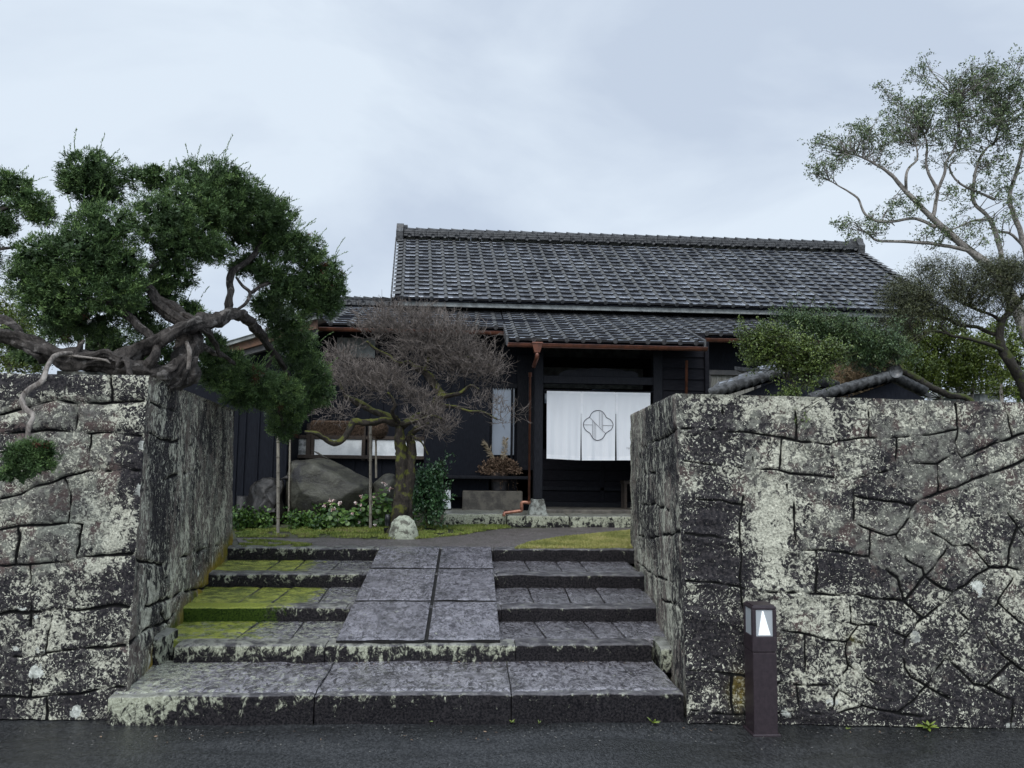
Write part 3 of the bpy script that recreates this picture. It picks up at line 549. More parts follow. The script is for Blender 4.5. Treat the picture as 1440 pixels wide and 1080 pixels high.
# ================================================================== STONE STEPS
stairs = thing('stone_stairs', 'broad worn stone steps between the two walls, mossy green on one side', 'steps', (-.3, 4.4, 0))
tz = [0, .153, .268, .368, .478, GZ+.002]; yf = [4.41, 5.06, 5.76, 6.61, 7.45]
def slabmesh(mb, x0, x1, y0, y1, z0, z1, cx=.03, mat=0, amp=.006, seed=0, skl=0, skr=0, sid=0., moss=0., lich=0., rd=.012):
    # profile swept along x: back top -> front edge -> down the riser
    nx = max(3, int((x1-x0)/.022)); prof = [(y, z1) for y in np.linspace(y1, y0+rd, max(3, int((y1-y0)/.03)))]
    for a in (25, 45, 65): prof.append((y0+rd-rd*math.sin(math.radians(a)), z1-rd+rd*math.cos(math.radians(a))))
    prof += [(y0, z) for z in np.linspace(z1-rd, z0, max(3, int((z1-z0)/.022)))]
    pr = np.array(prof); t = np.linspace(0, 1, nx); yy = pr[:, 0][None, :]; sk = (yy-y0)/max(y1-y0, .01)
    X = (x0+skl*sk)*(1-t[:, None])+(x1+skr*sk)*t[:, None]; P = np.stack([X, yy+0*X, pr[:, 1][None, :]+0*X], -1)
    e = np.minimum(1, np.minimum(t, 1-t)*(x1-x0)/.02)[:, None]
    V = P.copy(); V[..., 2] += amp*fbm(P*6+seed, 3, 5)-.006*(1-e); V[..., 1] += amp*1.3*fbm(P*5+seed+9, 3, 15); V[..., 2] -= .006*np.clip(fbm(P*11+seed, 2, 33), 0, 1)*(abs(yy-y0) < .03)
    hz = (pr[:, 1]-z0)/(z1-z0); ms = moss(P) if callable(moss) else moss
    mb.grid(V, mat, True, sid=sid, moss=ms, lich=(lich(P) if callable(lich) else lich), hz=np.tile(hz, (nx, 1)))
    for k in (0, -1):
        row = V[k]; bot = row.copy(); bot[:, 2] = z0-.01; q = np.stack([row, bot], 0); mb.grid(q, mat, False, sid=sid, moss=0., lich=lich if not callable(lich) else 0., hz=.5)
def stone(name, mat, *a, **k):
    mb = MB(); slabmesh(mb, *a, **k); return mb.build(name, mat, stairs)
rs = random.Random(4)
mossg = lambda P: np.zeros(P.shape[:2])
# lowest step: three long stones with full depth treads
def xat(px, py, z): return aZ(px, py, z)[0]
j1, j2 = xat(444, 975, tz[1]), xat(719, 975, tz[1]); skj1 = xat(468, 937, tz[1])-j1; skj2 = xat(713, 935, tz[1])-j2
lich0 = lambda P: .55*np.exp(-((P[..., 0]+1.85)/.35)**2)+.15*np.clip(-P[..., 0], 0, 1)
for k, (a, b, sa, sb) in enumerate(((-1.935, j1-.003, -.03, skj1), (j1+.003, j2-.003, skj1, skj2), (j2+.003, 1.275, skj2, .0))):
    stone('step_stone', [M_CURB, M_TREAD], a, b, yf[0], yf[1]+.05, 0-.02, tz[1], amp=.007, seed=k*3, skl=sa, skr=sb, lich=lich0)
mb = MB()   # worn wet tread skin of the lowest step (separate slabs laid in the stones)
for k, (a, b, sa, sb) in enumerate(((-1.93, j1-.004, 0, skj1), (j1+.004, j2-.004, skj1, skj2), (j2+.004, 1.262, skj2, 0))):
    nx = int((b-a)/.02); t = np.linspace(0, 1, nx)[:, None]; y = np.linspace(yf[0]+.035, yf[1]+.06, 26)[None, :]; sk = (y-yf[0])/(yf[1]-yf[0])
    X = (a+sa*sk)*(1-t)+(b+sb*sk)*t; P = np.stack([X, y+0*X, tz[1]+.005+0*X], -1); P[..., 2] += .007*fbm(P*A(6, 6, 0)+k*3+A(0, 0, tz[1]*6), 3, 5)-.012*np.clip(1-(y-yf[0]-.035)/.03, 0, 1); mb.grid(P, 0, True, sid=rs.random()*.4, lich=lich0(P)*.6+.06*(P[..., 0] < j1))
mb.build('tread_surface', M_TREAD, stairs)
curbL = [-1.83, -2.16, -2.25, -2.30]; curbR = [1.255, 1.50, 1.62, 1.74]
ramp_l = lambda y: -.828+(y-5.12)*.004; ramp_r = lambda y: .257+(y-5.12)*.004
mossS = {1: lambda P: .58*np.clip((-.85-P[..., 0])/.7, 0, 1), 2: lambda P: .95*np.clip((-1.0-P[..., 0])/.45, 0, 1)+.12*(P[..., 0] < -.8), 3: lambda P: .8*np.clip((-1.1-P[..., 0])/.6, 0, 1)+.12*(P[..., 0] < -.8), 4: lambda P: .1*(P[..., 0] < -1)}
lichS = {1: lambda P: .30*(P[..., 0] < -.8), 2: lambda P: .25*(P[..., 0] < -.8), 3: lambda P: .24*(P[..., 0] < -.8), 4: lambda P: .1+0*P[..., 0]}
for s in range(1, 5):
    xl, xr = curbL[s-1], curbR[s-1]; cuts = [xl]+([-.88, .35] if s == 1 else [-.86, .29])+[xr]
    mossC = (lambda P, s=s: {1: .1, 2: .95, 3: .35, 4: .4}[s]*np.clip((-.9-P[..., 0])/.7, 0, 1))
    for k in range(3):
        stone('curb_stone', M_CURB, cuts[k]+.002, cuts[k+1]-.002, yf[s], yf[s]+(.16 if s < 4 else .17), tz[s]-.02, tz[s+1], amp=.006, seed=s*5+k, moss=mossC, lich=lambda P, s=s: (.40*(P[..., 0] < .35) if s == 1 else .22*(P[..., 0] < -.5)), rd=.018)
    if s < 4:
        y0, y1 = yf[s]+.163, yf[s+1]+.03; zz = tz[s+1]-.004
        def px_at(lst, y): return [aZ(p, y, zz)[0] for p in lst]
        pyf = {1: 902, 2: 850, 3: 804}[s]; pyb = {1: 876, 2: 828, 3: 790}[s]
        front = {1: [225, 326, 405, 480], 2: [250, 330, 378, 445, 500], 3: [312, 370, 410, 462, 515]}[s]
        back = {1: [270, 362, 425, 495], 2: [300, 364, 408, 460, 515], 3: [330, 390, 425, 478, 525]}[s]
        frR = {1: [702, 771, 846, 885, 940], 2: [698, 752, 805, 853, 920], 3: [694, 747, 792, 827, 885]}[s]
        bkR = {1: [698, 752, 822, 862, 915], 2: [695, 743, 795, 838, 885], 3: [692, 738, 782, 815, 868]}[s]
        for F_, B_, ext in ((front, back, 0), (frR, bkR, 1)):
            xf = px_at(F_, pyf); xb = px_at(B_, pyb)
            if ext == 0: xf[0] -= .12; xb[0] -= .12; xf[-1] = xb[-1] = -.78
            else: xf[0] = xb[0] = .2; xf[-1] += .1; xb[-1] += .1
            for k in range(len(xf)-1):
                stone('paving_slab', M_TREAD, xf[k]+.006, xf[k+1]-.006, y0, y1, zz-.05, zz, amp=.005, seed=s*11+k+ext*50, skl=xb[k]-xf[k], skr=xb[k+1]-xf[k+1], sid=rs.random()*.7, moss=mossS[s], lich=lichS[s], rd=.008)
# packed earth core under the flight
mb = MB()
for s in range(1, 5): mb.box((-2.3 if s > 1 else -1.8, yf[s]+.06, -.1), (1.72 if s > 1 else 1.15, yf[s]+(.9 if s < 4 else .06), tz[s+1]-.06-(0 if s < 4 else .02)))
mb.build('bedding', M_SOIL, stairs)
# short upright cheek stones beside the second step
for (px0, px1, yt, yb, lb) in ((184, 226, 897, 960, 'short upright lichened edging stone wedged beside the left end of the steps'), (930, 961, 910, 966, 'short upright edging stone beside the right end of the steps')):
    Yc = 5.0; a = aY(px0, yt, Yc); b = aY(px1, yt, Yc); a[0] += 0; mb = MB()
    xs_ = np.linspace(a[0], b[0], 10); 
    slabmesh(mb, a[0], b[0], Yc, Yc+.30, tz[1]-.05, a[2]+.0, amp=.010, seed=px0, lich=.55, rd=.03)
    tag(mb.build('edging_stone', M_CURB), lb, 'edging stone')
# ramp of six big slabs
ramp = thing('stone_ramp', 'smooth grey stone ramp of six slabs laid over the steps', 'ramp', (-.28, 5.1, .3))
yb0, zb0 = 5.10, .290; yb1, zb1 = 7.49, .606; xl0, xr0 = aZ(471, 902, zb0)[0], aZ(704, 902, zb0)[0]; xl1, xr1 = aZ(531, 772, zb1)[0], aZ(691, 772, zb1)[0]
cuts = [0, .395, .745, 1]   # along the slope
def rp_(u, t): # u across, t up
    xl = xl0+(xl1-xl0)*t; xr = xr0+(xr1-xr0)*t; return A(xl+(xr-xl)*u, yb0+(yb1-yb0)*t, zb0+(zb1-zb0)*t)
tcut = [0]
for py in (844.5, 799):
    lo, hi = 0., 1.
    for _ in range(30):
        m = (lo+hi)/2; p = rp_(.75, m); d_ = p-CAM; yy_ = 540-FPX*(d_@_u)/(d_@_f)
        if yy_ > py: lo = m
        else: hi = m
    tcut.append(lo)
tcut.append(1)
mid = .545
for r in range(3):
    for c in range(2):
        u0, u1 = ((0, mid-.012) if c == 0 else (mid+.012, 1)); t0, t1 = tcut[r]+(.0065 if r else 0), tcut[r+1]-(.0065 if r < 2 else 0)
        nu, nv = int((u1-u0)*55), int((t1-t0)*120); Pg = np.array([[rp_(u, t) for t in np.linspace(t0, t1, nv)] for u in np.linspace(u0, u1, nu)])
        ev = np.minimum(1, np.minimum(np.arange(nu), np.arange(nu)[::-1])/1.)[:, None]*np.minimum(1, np.minimum(np.arange(nv), np.arange(nv)[::-1])/1.)[None, :]
        V = Pg.copy(); V[..., 2] += .0035*fbm(Pg*9+r*3+c, 3, 7)-.003*(1-ev)+rs.uniform(-.002, .002)
        mb = MB(); mb.grid(V, 0, True, sid=rs.random()*.35)
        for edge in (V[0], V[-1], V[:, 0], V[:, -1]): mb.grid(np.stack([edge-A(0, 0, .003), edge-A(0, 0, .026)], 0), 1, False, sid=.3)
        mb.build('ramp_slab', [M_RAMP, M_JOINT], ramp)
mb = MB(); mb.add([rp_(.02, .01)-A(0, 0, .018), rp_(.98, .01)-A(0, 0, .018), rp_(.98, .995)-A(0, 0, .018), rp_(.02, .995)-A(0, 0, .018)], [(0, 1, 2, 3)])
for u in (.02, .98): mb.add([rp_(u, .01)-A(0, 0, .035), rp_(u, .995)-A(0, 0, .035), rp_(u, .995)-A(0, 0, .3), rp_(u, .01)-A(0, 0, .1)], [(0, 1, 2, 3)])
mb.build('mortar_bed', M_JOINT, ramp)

# ================================================================== HOUSE
PY = 9.95                      # depth of the porch posts
WY = 10.8                      # depth of the main front wall
PZ = aZ(800, 727, .73)[2]
house = thing('tiled_house', 'low black timber house with a long smoked tile roof and recessed porch', 'house', (2.5, WY, GZ))
def roof(mb, eL, eR, rL, rR, ncol, nrow, wave=.028, lift=.03, seed=0, under=True):
    r = np.random.default_rng(seed); S_ = 12; nu = ncol*S_+1; u = np.linspace(0, 1, nu); ph = (u*ncol) % 1
    roll = np.clip(1-((ph-.5)/.15)**2, 0, 1)**.5; prof = roll*1.25-.45*np.sin(math.pi*ph)**2*0+.35*np.abs(ph-.5)*0
    prof = roll*1.15+.12*np.abs(ph-.5)
    nrm = unit(np.cross(eR-eL, rL-eL)); nrm = nrm if nrm[2] > 0 else -nrm
    for k in range(nrow):
        t0, t1 = k/nrow, (k+1.06)/nrow
        tint = np.repeat(np.append(r.random(ncol), .5), S_)[:nu]; jit = np.repeat(np.append(r.normal(0, .002, ncol), 0), S_)[:nu]; tl = np.repeat(np.append(r.normal(0, .04, ncol), 0), S_)[:nu]/nrow
        rows = []
        for (t, h) in ((t0, -.004), (t0, lift), (t0+.03/nrow, lift+.003), (t0*.5+t1*.5, lift*.5), (t1, -.002)):
            tt = np.clip(t+tl*.4, 0, 1.0)[:, None]; a = eL+(eR-eL)*u[:, None]; b = rL+(rR-rL)*u[:, None]
            rows.append(a+(b-a)*tt+nrm*(wave*prof+h*(1-.75*roll)+jit*(1 if h > 0 else 0))[:, None])
        G_ = np.stack(rows, 1); mb.grid(G_[:, :2], 0, False, lip=1., tint=np.stack([tint]*2, 1), roll=np.stack([roll*0]*2, 1)); mb.grid(G_[:, 1:], 0, False, tint=np.stack([tint]*4, 1), roll=np.stack([np.clip(roll*1.6-.5, 0, 1)]*4, 1))
    # round eave tile ends
    for c in range(ncol):
        p = eL+(eR-eL)*((c+.5)/ncol)+nrm*(wave*.6); d = unit(eL-rL); ax = np.cross(unit(eR-eL), d); th = np.arange(12)*math.pi/6; R_ = .034
        ring = p+R_*(np.cos(th)[:, None]*unit(eR-eL)+np.sin(th)[:, None]*ax); mb.prism(ring, d*.012-A(0, 0, 0), 1)
    if under: mb.add([eL-A(0, 0, .03), eR-A(0, 0, .03), rR-A(0, 0, .03), rL-A(0, 0, .03)], [(0, 1, 2, 3)], 2)
RM = [M_TILE, M_NOSHI, M_DARK]
# upper roof
YE, YR = 11.6, 14.25
eL = aY(555, 417, YE); eR = aY(1331, 441, YE); rL = aY(561, 337, YR); rR = aY(1206, 354, YR)
eR[2] = eL[2] = (eL[2]+eR[2])/2; rL[2] = rR[2] = (rL[2]+rR[2])/2
mb = MB(); roof(mb, eL, eR, rL, rR, 39, 17, seed=1)
bL, bR = rL+A(0, 2.6, -1.5), rR+A(0, 2.6, -1.5); mb.add([rL-A(0, 0, .02), rR-A(0, 0, .02), bR, bL], [(0, 1, 2, 3)], 0, tint=.5)
for a, b, sx in ((eL, rL, -1), (eR, rR, 1)):       # verge tiles down both gable edges
    n = 17
    for k in range(n):
        p, q = a+(b-a)*(k/n), a+(b-a)*((k+1.05)/n); h = .05
        mb.add([p+A(-.03, 0, .045+.02), p+A(.09, 0, .06+.02), q+A(.09, 0, .055), q+A(-.03, 0, .04)], [(0, 1, 2, 3)], 1)
        mb.prism([p+A(sx*.045, 0, .055), p+A(sx*.045, 0, -.09), q+A(sx*.045, 0, -.09), q+A(sx*.045, 0, .035)], A(sx*.02, 0, 0), 1)
upper = mb.build('upper_roof', RM, house)
mb = MB()                         # stacked ridge with half round cap tiles
rl, rr = rL+A(.10, 0, 0), rR-A(.02, 0, 0); nz = 3
for k in range(nz):
    z = .02+k*.045; wd = .15-.018*k; n = 42
    for i in range(n):
        p = rl+(rr-rl)*(i/n); q = rl+(rr-rl)*((i+.985)/n); jj = rs.uniform(-.004, .004); mb.bbox((p[0], p[1]-wd+jj, p[2]+z), (q[0], p[1]+wd, p[2]+z+.038), .006, 0)
for i in range(40):
    p = rl+(rr-rl)*(i/40); q = rl+(rr-rl)*((i+1.03)/40); mb.tube([p+A(0, 0, .165), p+A(.05, 0, .165), q+A(0, 0, .155)], [.072, .062, .058], 10, 0, sub=1)
n = 40
for i in range(n):
    p = rl+(rr-rl)*((i+.5)/n); mb.tube([p+A(0, -.175, .03), p+A(0, -.12, .045)], [.038, .04], 8, 0, sub=1)
mb.build('ridge', M_NOSHI, upper)
for p, sx in ((rL+A(.02, 0, 0), 1), (rR, -1)):
    mb = MB(); pr = [(-.13, -.06), (.13, -.06), (.15, .10), (.10, .18), (.085, .25), (.04, .29), (-.04, .29), (-.085, .25), (-.10, .18), (-.15, .10)]
    mb.prism([p+A(sx*-.06, x*1.25, z) for x, z in pr], A(sx*.13, 0, 0)); mb.tube([p+A(-sx*.05, 0, .21), p+A(sx*.14, 0, .21)], [.06, .07], 10, 0, sub=1)
    mb.build('ridge_end_tile', M_NOSHI, upper)
# upper wall band under the eave
mb = MB(); yb = YE+.55; mb.box((eL[0]+.15, yb, 2.6), (eR[0]-.1, yb+.08, eL[2]+.2)); mb.build('upper_wall', M_PLASTER, house)
mb = MB(); mb.box((eL[0]+.05, YE+.05, eL[2]-.10), (eR[0]-.05, YE+.10, eL[2]-.035)); mb.build('eave_board', M_PLASTER, house)
# lower roofs: left wing, porch, right
YG, YGP = 10.3, 9.5; LR = []
topz = aY(600, 434, yb)[2]
def lroof(x0, x1, yg, pxg, ncol, nrow, seed, parent=house, over=0):
    z = aY((x0+x1)/2, pxg, yg)[2]+.07; X0, X1 = aY(x0, pxg, yg)[0], aY(x1, pxg, yg)[0]; mb = MB()
    a, b = A(X0, yg+.04, z), A(X1, yg+.04, z); sl = (topz-z)/(yb-yg)
    roof(mb, a, b, A(X0+over, yb, topz), A(X1+over, yb, topz), ncol, nrow, .026, .028, seed)
    return mb.build('lower_roof', RM, parent), X0, X1, z
zg_side = aY(600, 466, YG)[2]+.07
wx0 = aY(398, 466, YG)[0]; px0 = aY(714, 488, YGP)[0]; px1 = aY(991, 491, YGP)[0]; wx1 = 9.0
zp = aY(850, 488, YGP)[2]+.07
slp = (topz-zp)/(yb-YGP); zj = zp+slp*(YG-YGP)
def lr(x0, x1, y0, z0, y1, z1, nc, nr, sd):
    mb = MB(); roof(mb, A(x0, y0, z0), A(x1, y0, z0), A(x0, y1, z1), A(x1, y1, z1), nc, nr, .026, .028, sd); return mb.build('lower_roof', RM, house)
lr(wx0, px0-.0, YG+.03, zg_side, yb, topz-.01, 12, 9, 3)
lr(px0+.02, px1, YGP+.03, zp, yb, topz, 12, 13, 4)
lr(px1+.0, px1+3.6, YG+.03, zg_side-.02, yb, topz-.01, 18, 9, 5)
mb = MB()
for x, sx in ((px0+.01, -1), (px1, 1)):       # stepped side edges of the porch roof
    mb = MB()
    for k in range(6):
        y0 = YGP+.03+k*.16; z0 = zp+slp*(k*.16); mb.prism([(x, y0, z0+.06), (x, y0, z0-.07), (x, y0+.17, z0-.07+slp*.17), (x, y0+.17, z0+.05+slp*.17)], A(sx*.03, 0, 0))
    mb.build('verge_tiles', M_NOSHI, house)
mb = MB()                                     # flashing ridge where the lower roof meets the wall
x = wx0+.5
while x < px1+3.4:
    d = .22; mb.bbox((x, yb-.16, topz-.0), (x+d-.005, yb-.02, topz+.045), .006); mb.bbox((x+.02, yb-.12, topz+.045), (x+d-.01, yb-.02, topz+.085), .006); mb.tube([A(x+.11, yb-.19, topz+.035), A(x+.11, yb-.1, topz+.05)], [.036, .036], 10, 0, sub=1); x += d
mb.build('wall_flashing_tiles', M_NOSHI, house)
# raised tile line on the left wing (seen against the sky) 
lz = aY(520, 424, yb+.1); mb = MB(); mb.bbox((wx0-.1, yb-.1, topz), (eL[0]+.1, yb+.25, lz[2]-.03), .02)
x = wx0-.1
while x < eL[0]+.1: mb.tube([A(x, yb+.05, lz[2]), A(x+.16, yb+.05, lz[2]-.008)], [.075, .058], 10, 0, sub=1); x += .15
mb.build('wing_ridge', M_NOSHI, house)
# gutters
def gutter(x0, x1, y, z, r=.045):
    th = np.linspace(math.pi, 2*math.pi, 9); n = 6
    mb = MB(); xs = np.linspace(x0, x1, n)
    for rr_ in (r, r-.008): mb.grid(np.array([[(x, y+rr_*math.cos(a), z+rr_*math.sin(a)*1.0) for a in th] for x in xs]))
    mb.tube([A(x0, y-r, z), A(x1, y-r, z)], .006, 6, 0, sub=1)
    for x in np.linspace(x0, x1, max(2, int((x1-x0)/.4)))[1:-1]: mb.grid(np.array([[(x+dx, y+(r+.003)*math.cos(a), z+(r+.003)*math.sin(a)) for a in th] for dx in (-.008, .008)]))
    o = mb.build('gutter', M_COPPER, house); return o
gutter(wx0-.02, px0-.02, YG-.02, aY(600, 466, YG)[2]+.01); gz = aY(850, 488, YGP)[2]+.015; gutter(px0-.0, px1+.02, YGP-.02, gz); gutter(px1+.05, px1+3.5, YG-.02, aY(600, 466, YG)[2]-.02)
hx = aY(755, 490, YGP)[0]; mb = MB()
mb.prism([(hx-.065, YGP-.075, gz+.0), (hx+.065, YGP-.075, gz), (hx+.035, YGP-.06, gz-.11), (hx-.035, YGP-.06, gz-.11)], A(0, .10, 0)); mb.bbox((hx-.07, YGP-.085, gz-.0), (hx+.07, YGP+.03, gz+.02), .004); mb.tube([A(hx, YGP-.02, gz-.1), A(hx, YGP-.02, gz-.17), A(hx-.02, YGP+.2, gz-.26)], .026, 10, 0)
mb.build('rain_head', M_COPPER, house)
dx = aY(745, 600, PY-.1)[0]; zt_ = aY(745, 528, PY-.1)[2]; mb = MB(); q = lambda x, y: aY(x, y, PY-.12)
mb.tube([q(745.5, 526), q(744, 704)], .016, 10, 0, sub=1); mb.tube([q(745.5, 524), q(745.5, 530)], .025, 10, 0, sub=1)
mb.build('downpipe', M_COPPER, house)
mb = MB(); e1 = q(744, 704); pts = [e1, e1+A(0, 0, -.03), q(741, 706.5), q(734.5, 706.5), q(733.5, 709), q(733.5, 717), q(731, 718.5), q(712, 721), q(709, 722), q(708.5, 726)]
mb.tube(pts, .022, 10, 0, sub=2); mb.build('downpipe_elbow', M_PIPE, house)
rx = aY(965.5, 540, PY-.05); mb = MB(); mb.tube([aY(965.5, 507, PY-.05), aY(964.5, 640, PY-.05)], .02, 10, 0, sub=1); mb.build('downpipe', M_COPPER, house)
# porch posts with stone footings
for x0, x1 in ((751.5, 764), (919, 932)):
    a, b = aY(x0, 560, PY), aY(x1, 560, PY); zb_ = PZ+.2; mb = MB(); mb.bbox((a[0], PY, zb_), (b[0], PY+.125, zp+.15), .008); mb.build('porch_post', M_POST, house)
    c = (a[0]+b[0])/2; zz = zb_; fp = lambda h, z: [(c-h, PY+.06-h, z), (c+h, PY+.06-h, z), (c+h, PY+.06+h, z), (c-h, PY+.06+h, z)]
    mb = MB(); lo, hi = fp(.125, PZ-.01), fp(.078, zz); V = lo+hi+[(p[0], p[1], zz) for p in fp(.07, zz)]
    mb.add(V, [(0, 1, 5, 4), (1, 2, 6, 5), (2, 3, 7, 6), (3, 0, 4, 7), (4, 5, 6, 7)]); mb.build('post_footing', M_CONC, house)
bx0, bx1 = aY(764, 540, PY)[0], aY(919, 540, PY)[0]
mb = MB(); z0 = aY(840, 540, PY)[2]; z1 = aY(840, 529, PY)[2]; mb.bbox((bx0-.02, PY+.02, z0), (bx1+.02, PY+.11, z1), .006)
top = [(bx0+.2, z1)]; 
for t in np.linspace(0, 1, 33):
    x = bx0+.25+(bx1-bx0-.45)*t; top.append((x, z1+.05+.05*math.sin(math.pi*t)+.018*abs(math.sin(t*math.pi*6))))
top.append((bx1-.2, z1)); mb.prism([(x, PY+.04, z) for x, z in top], A(0, .05, 0))
mb.build('lintel_beam', M_POST, house)
mb = MB(); mb.bbox((px0+.03, YGP+.1, gz+.0), (px1-.03, YGP+.2, gz+.09), .006); mb.bbox((px0+.05, PY, zp+.05), (px1-.05, PY+.12, zp+.17), .006)
for x in np.arange(px0+.1, px1, .235): mb.prism([(x, YGP+.05, zp-.08), (x, YGP+.05, zp-.03), (x, WY, zp-.03+slp*(WY-YGP)-.02), (x, WY, zp-.08+slp*(WY-YGP)-.02)], A(.05, 0, 0))
for x in np.arange(wx0+.1, px0, .235): mb.prism([(x, YG+.05, zg_side-.08), (x, YG+.05, zg_side-.03), (x, yb, topz-.07), (x, yb, topz-.12)], A(.05, 0, 0))
mb.build('rafters', M_DARK, house)
# walls
def wz(y): return aY(720, y, WY)[2]
xw = lambda x, y=600: aY(x, y, WY)[0]
doorx0, doorx1 = aY(764, 600, WY)[0]-.05, aY(935, 600, WY)[0]
FZ = PZ
mb = MB()
def boards_v(mb, x0, x1, y, z0, z1, w=.19, mat=0):
    x = x0
    while x < x1-.01:
        e_ = min(x+w, x1); mb.bbox((x+.002, y+rs.uniform(0, .006), z0), (e_-.002, y+.03, z1), .004, mat); x += w
mb.box((wx0-.05, WY+.05, GZ-.1), (aY(760, 600, WY)[0], WY+.09, zg_side+.22))
boards_v(mb, wx0, xw(690), WY+.02, wz(700), wz(505)); mb.box((doorx1, WY+.05, GZ-.1), (px1+3.6, WY+.09, zg_side+.15))
wall1 = mb.build('front_wall', M_DARK, house)
mb = MB(); yq = WY-.0; mb.box((xw(470), yq-.004, wz(507)), (xw(524), yq+.03, wz(480))); mb.build('plaster_panel', M_PLASTER, house)
# long sill, posts and white paper panels
mb = MB(); mb.bbox((wx0, WY-.06, wz(648)), (xw(606), WY+.03, wz(643)), .005); mb.bbox((wx0, WY-.03, wz(621)), (xw(606), WY+.03, wz(616)), .005)
for x0, x1 in ((432, 438), (438.5, 443), (510, 515), (518, 524), (597, 607)): mb.bbox((xw(x0), WY-.04, wz(650)), (xw(x1), WY+.03, wz(600)), .004)
mb.build('window_frame', M_BROWN, house)
for x0, x1, m in ((443.5, 509.5, M_WHITEP), (524.5, 596.5, M_WHITEP), (402, 431.5, M_STAINP)):
    mb = MB(); mb.box((xw(x0), WY-.012, wz(643)), (xw(x1), WY+.015, wz(621)), 0); mb.build('paper_panel', m, house)
mb = MB(); mb.bbox((xw(598), WY-.12, wz(700)), (xw(689), WY+.03, wz(560)), .01); mb.build('shutter_box', M_DARK, house)
# window left of the porch, reflected sky painted into its glass colour
mb = MB(); mb.box((xw(692), WY-.01, wz(640)), (xw(723), WY+.01, wz(546))); gl = mb.build('window_glass', M_GLASS, house)
mb = MB(); mb.bbox((xw(688), WY-.05, wz(690)), (xw(692), WY+.02, wz(538)), .004); mb.bbox((xw(727), WY-.05, wz(700)), (xw(750), WY+.04, wz(500)), .004); mb.bbox((xw(692), WY-.04, wz(546)), (xw(727), WY+.02, wz(540)), .004); mb.bbox((xw(718), WY-.06, wz(690)), (xw(721), WY-.02, wz(548)), .003)
for k in range(9): mb.bbox((xw(694+k*3.6), WY-.03, wz(548)), (xw(696+k*3.6), WY-.01, wz(545.5)), .002)
mb.bbox((xw(620), WY-.35, wz(673)), (xw(745), WY-.02, wz(669)), .006); mb.bbox((xw(620), WY-.05, wz(700)), (xw(750), WY+.03, wz(660)), .006)
mb.build('window_frame', M_POST, house)
# entrance: floor sill, interior room, glazed transom
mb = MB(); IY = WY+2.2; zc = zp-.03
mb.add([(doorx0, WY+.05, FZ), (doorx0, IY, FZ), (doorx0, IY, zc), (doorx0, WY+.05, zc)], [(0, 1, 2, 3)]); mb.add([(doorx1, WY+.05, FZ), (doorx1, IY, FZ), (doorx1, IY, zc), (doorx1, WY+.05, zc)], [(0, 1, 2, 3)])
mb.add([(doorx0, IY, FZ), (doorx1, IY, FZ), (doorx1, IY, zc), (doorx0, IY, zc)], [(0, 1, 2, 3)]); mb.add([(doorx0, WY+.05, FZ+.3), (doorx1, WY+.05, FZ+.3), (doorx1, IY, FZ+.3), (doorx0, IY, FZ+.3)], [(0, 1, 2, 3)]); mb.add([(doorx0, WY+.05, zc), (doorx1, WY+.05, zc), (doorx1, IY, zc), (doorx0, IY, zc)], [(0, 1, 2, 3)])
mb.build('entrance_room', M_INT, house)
mb = MB(); mb.bbox((doorx0, WY-.05, FZ-.02), (doorx1+.05, WY+.05, FZ+.12), .01); mb.build('door_sill', M_POST, house); mb = MB(); mb.bbox((doorx0, WY+.02, FZ+.28), (doorx1, WY+.07, FZ+.33), .004); mb.build('step_rail', M_POST, house); mb = MB(); zz = FZ+.12
while zz < wz(640): mb.bbox((doorx0, WY+.03, zz), (doorx1, WY+.05, zz+.145), .004); zz += .15
mb.bbox(((doorx0+doorx1)/2-.03, WY+.02, FZ+.12), ((doorx0+doorx1)/2+.03, WY+.06, zz+.1), .004); mb.build('door_panel', M_DARKH, house); mb = MB(); mb.bbox((doorx0, WY, wz(552)), (doorx1, WY+.06, wz(546)), .004)
mb.build('door_sill', M_POST, house)
mb = MB(); mb.box((xw(766), WY+.03, wz(566)), (xw(795), WY+.04, wz(548))); mb.build('transom_pane', M_GLASS, house); mb = MB(); mb.box((xw(833), WY+.03, wz(552)), (xw(858), WY+.04, wz(545))); mb.build('transom_pane', M_GLASS, house)
# lap boarded side of the porch
mb = MB(); zz = FZ; x0, x1 = aY(931, 540, PY+.05)[0], aY(992, 540, PY+.05)[0]
while zz < zp+.1: mb.prism([(x0, PY+.035, zz), (x0, PY+.055, zz+.16), (x0, PY+.09, zz+.16), (x0, PY+.09, zz)], A(x1-x0, 0, 0)); zz += .152
mb.bbox((x1-.02, PY+.0, FZ), (x1+.04, PY+.1, zp+.1), .006); mb.prism([(x1+.02, PY+.05, FZ), (x1+.02, WY+.05, FZ), (x1+.02, WY+.05, zp+.3), (x1+.02, PY+.05, zp)], A(.02, 0, 0)); mb.build('lap_board_wall', M_DARKH, house)
# pale door on the right wall
mb = MB(); boards_v(mb, xw(1000), xw(1062), WY-.0, GZ+.1, wz(522), .17); mb.build('pale_door', M_PALEW, house)
mb = MB(); mb.bbox((xw(994), WY-.05, wz(522)), (xw(1270), WY+.04, wz(515)), .005); mb.bbox((xw(994), WY-.04, GZ), (xw(999.5), WY+.04, wz(522)), .004); mb.bbox((xw(1064), WY-.04, GZ), (xw(1070), WY+.04, wz(522)), .004); mb.build('door_frame', M_GREY, house)
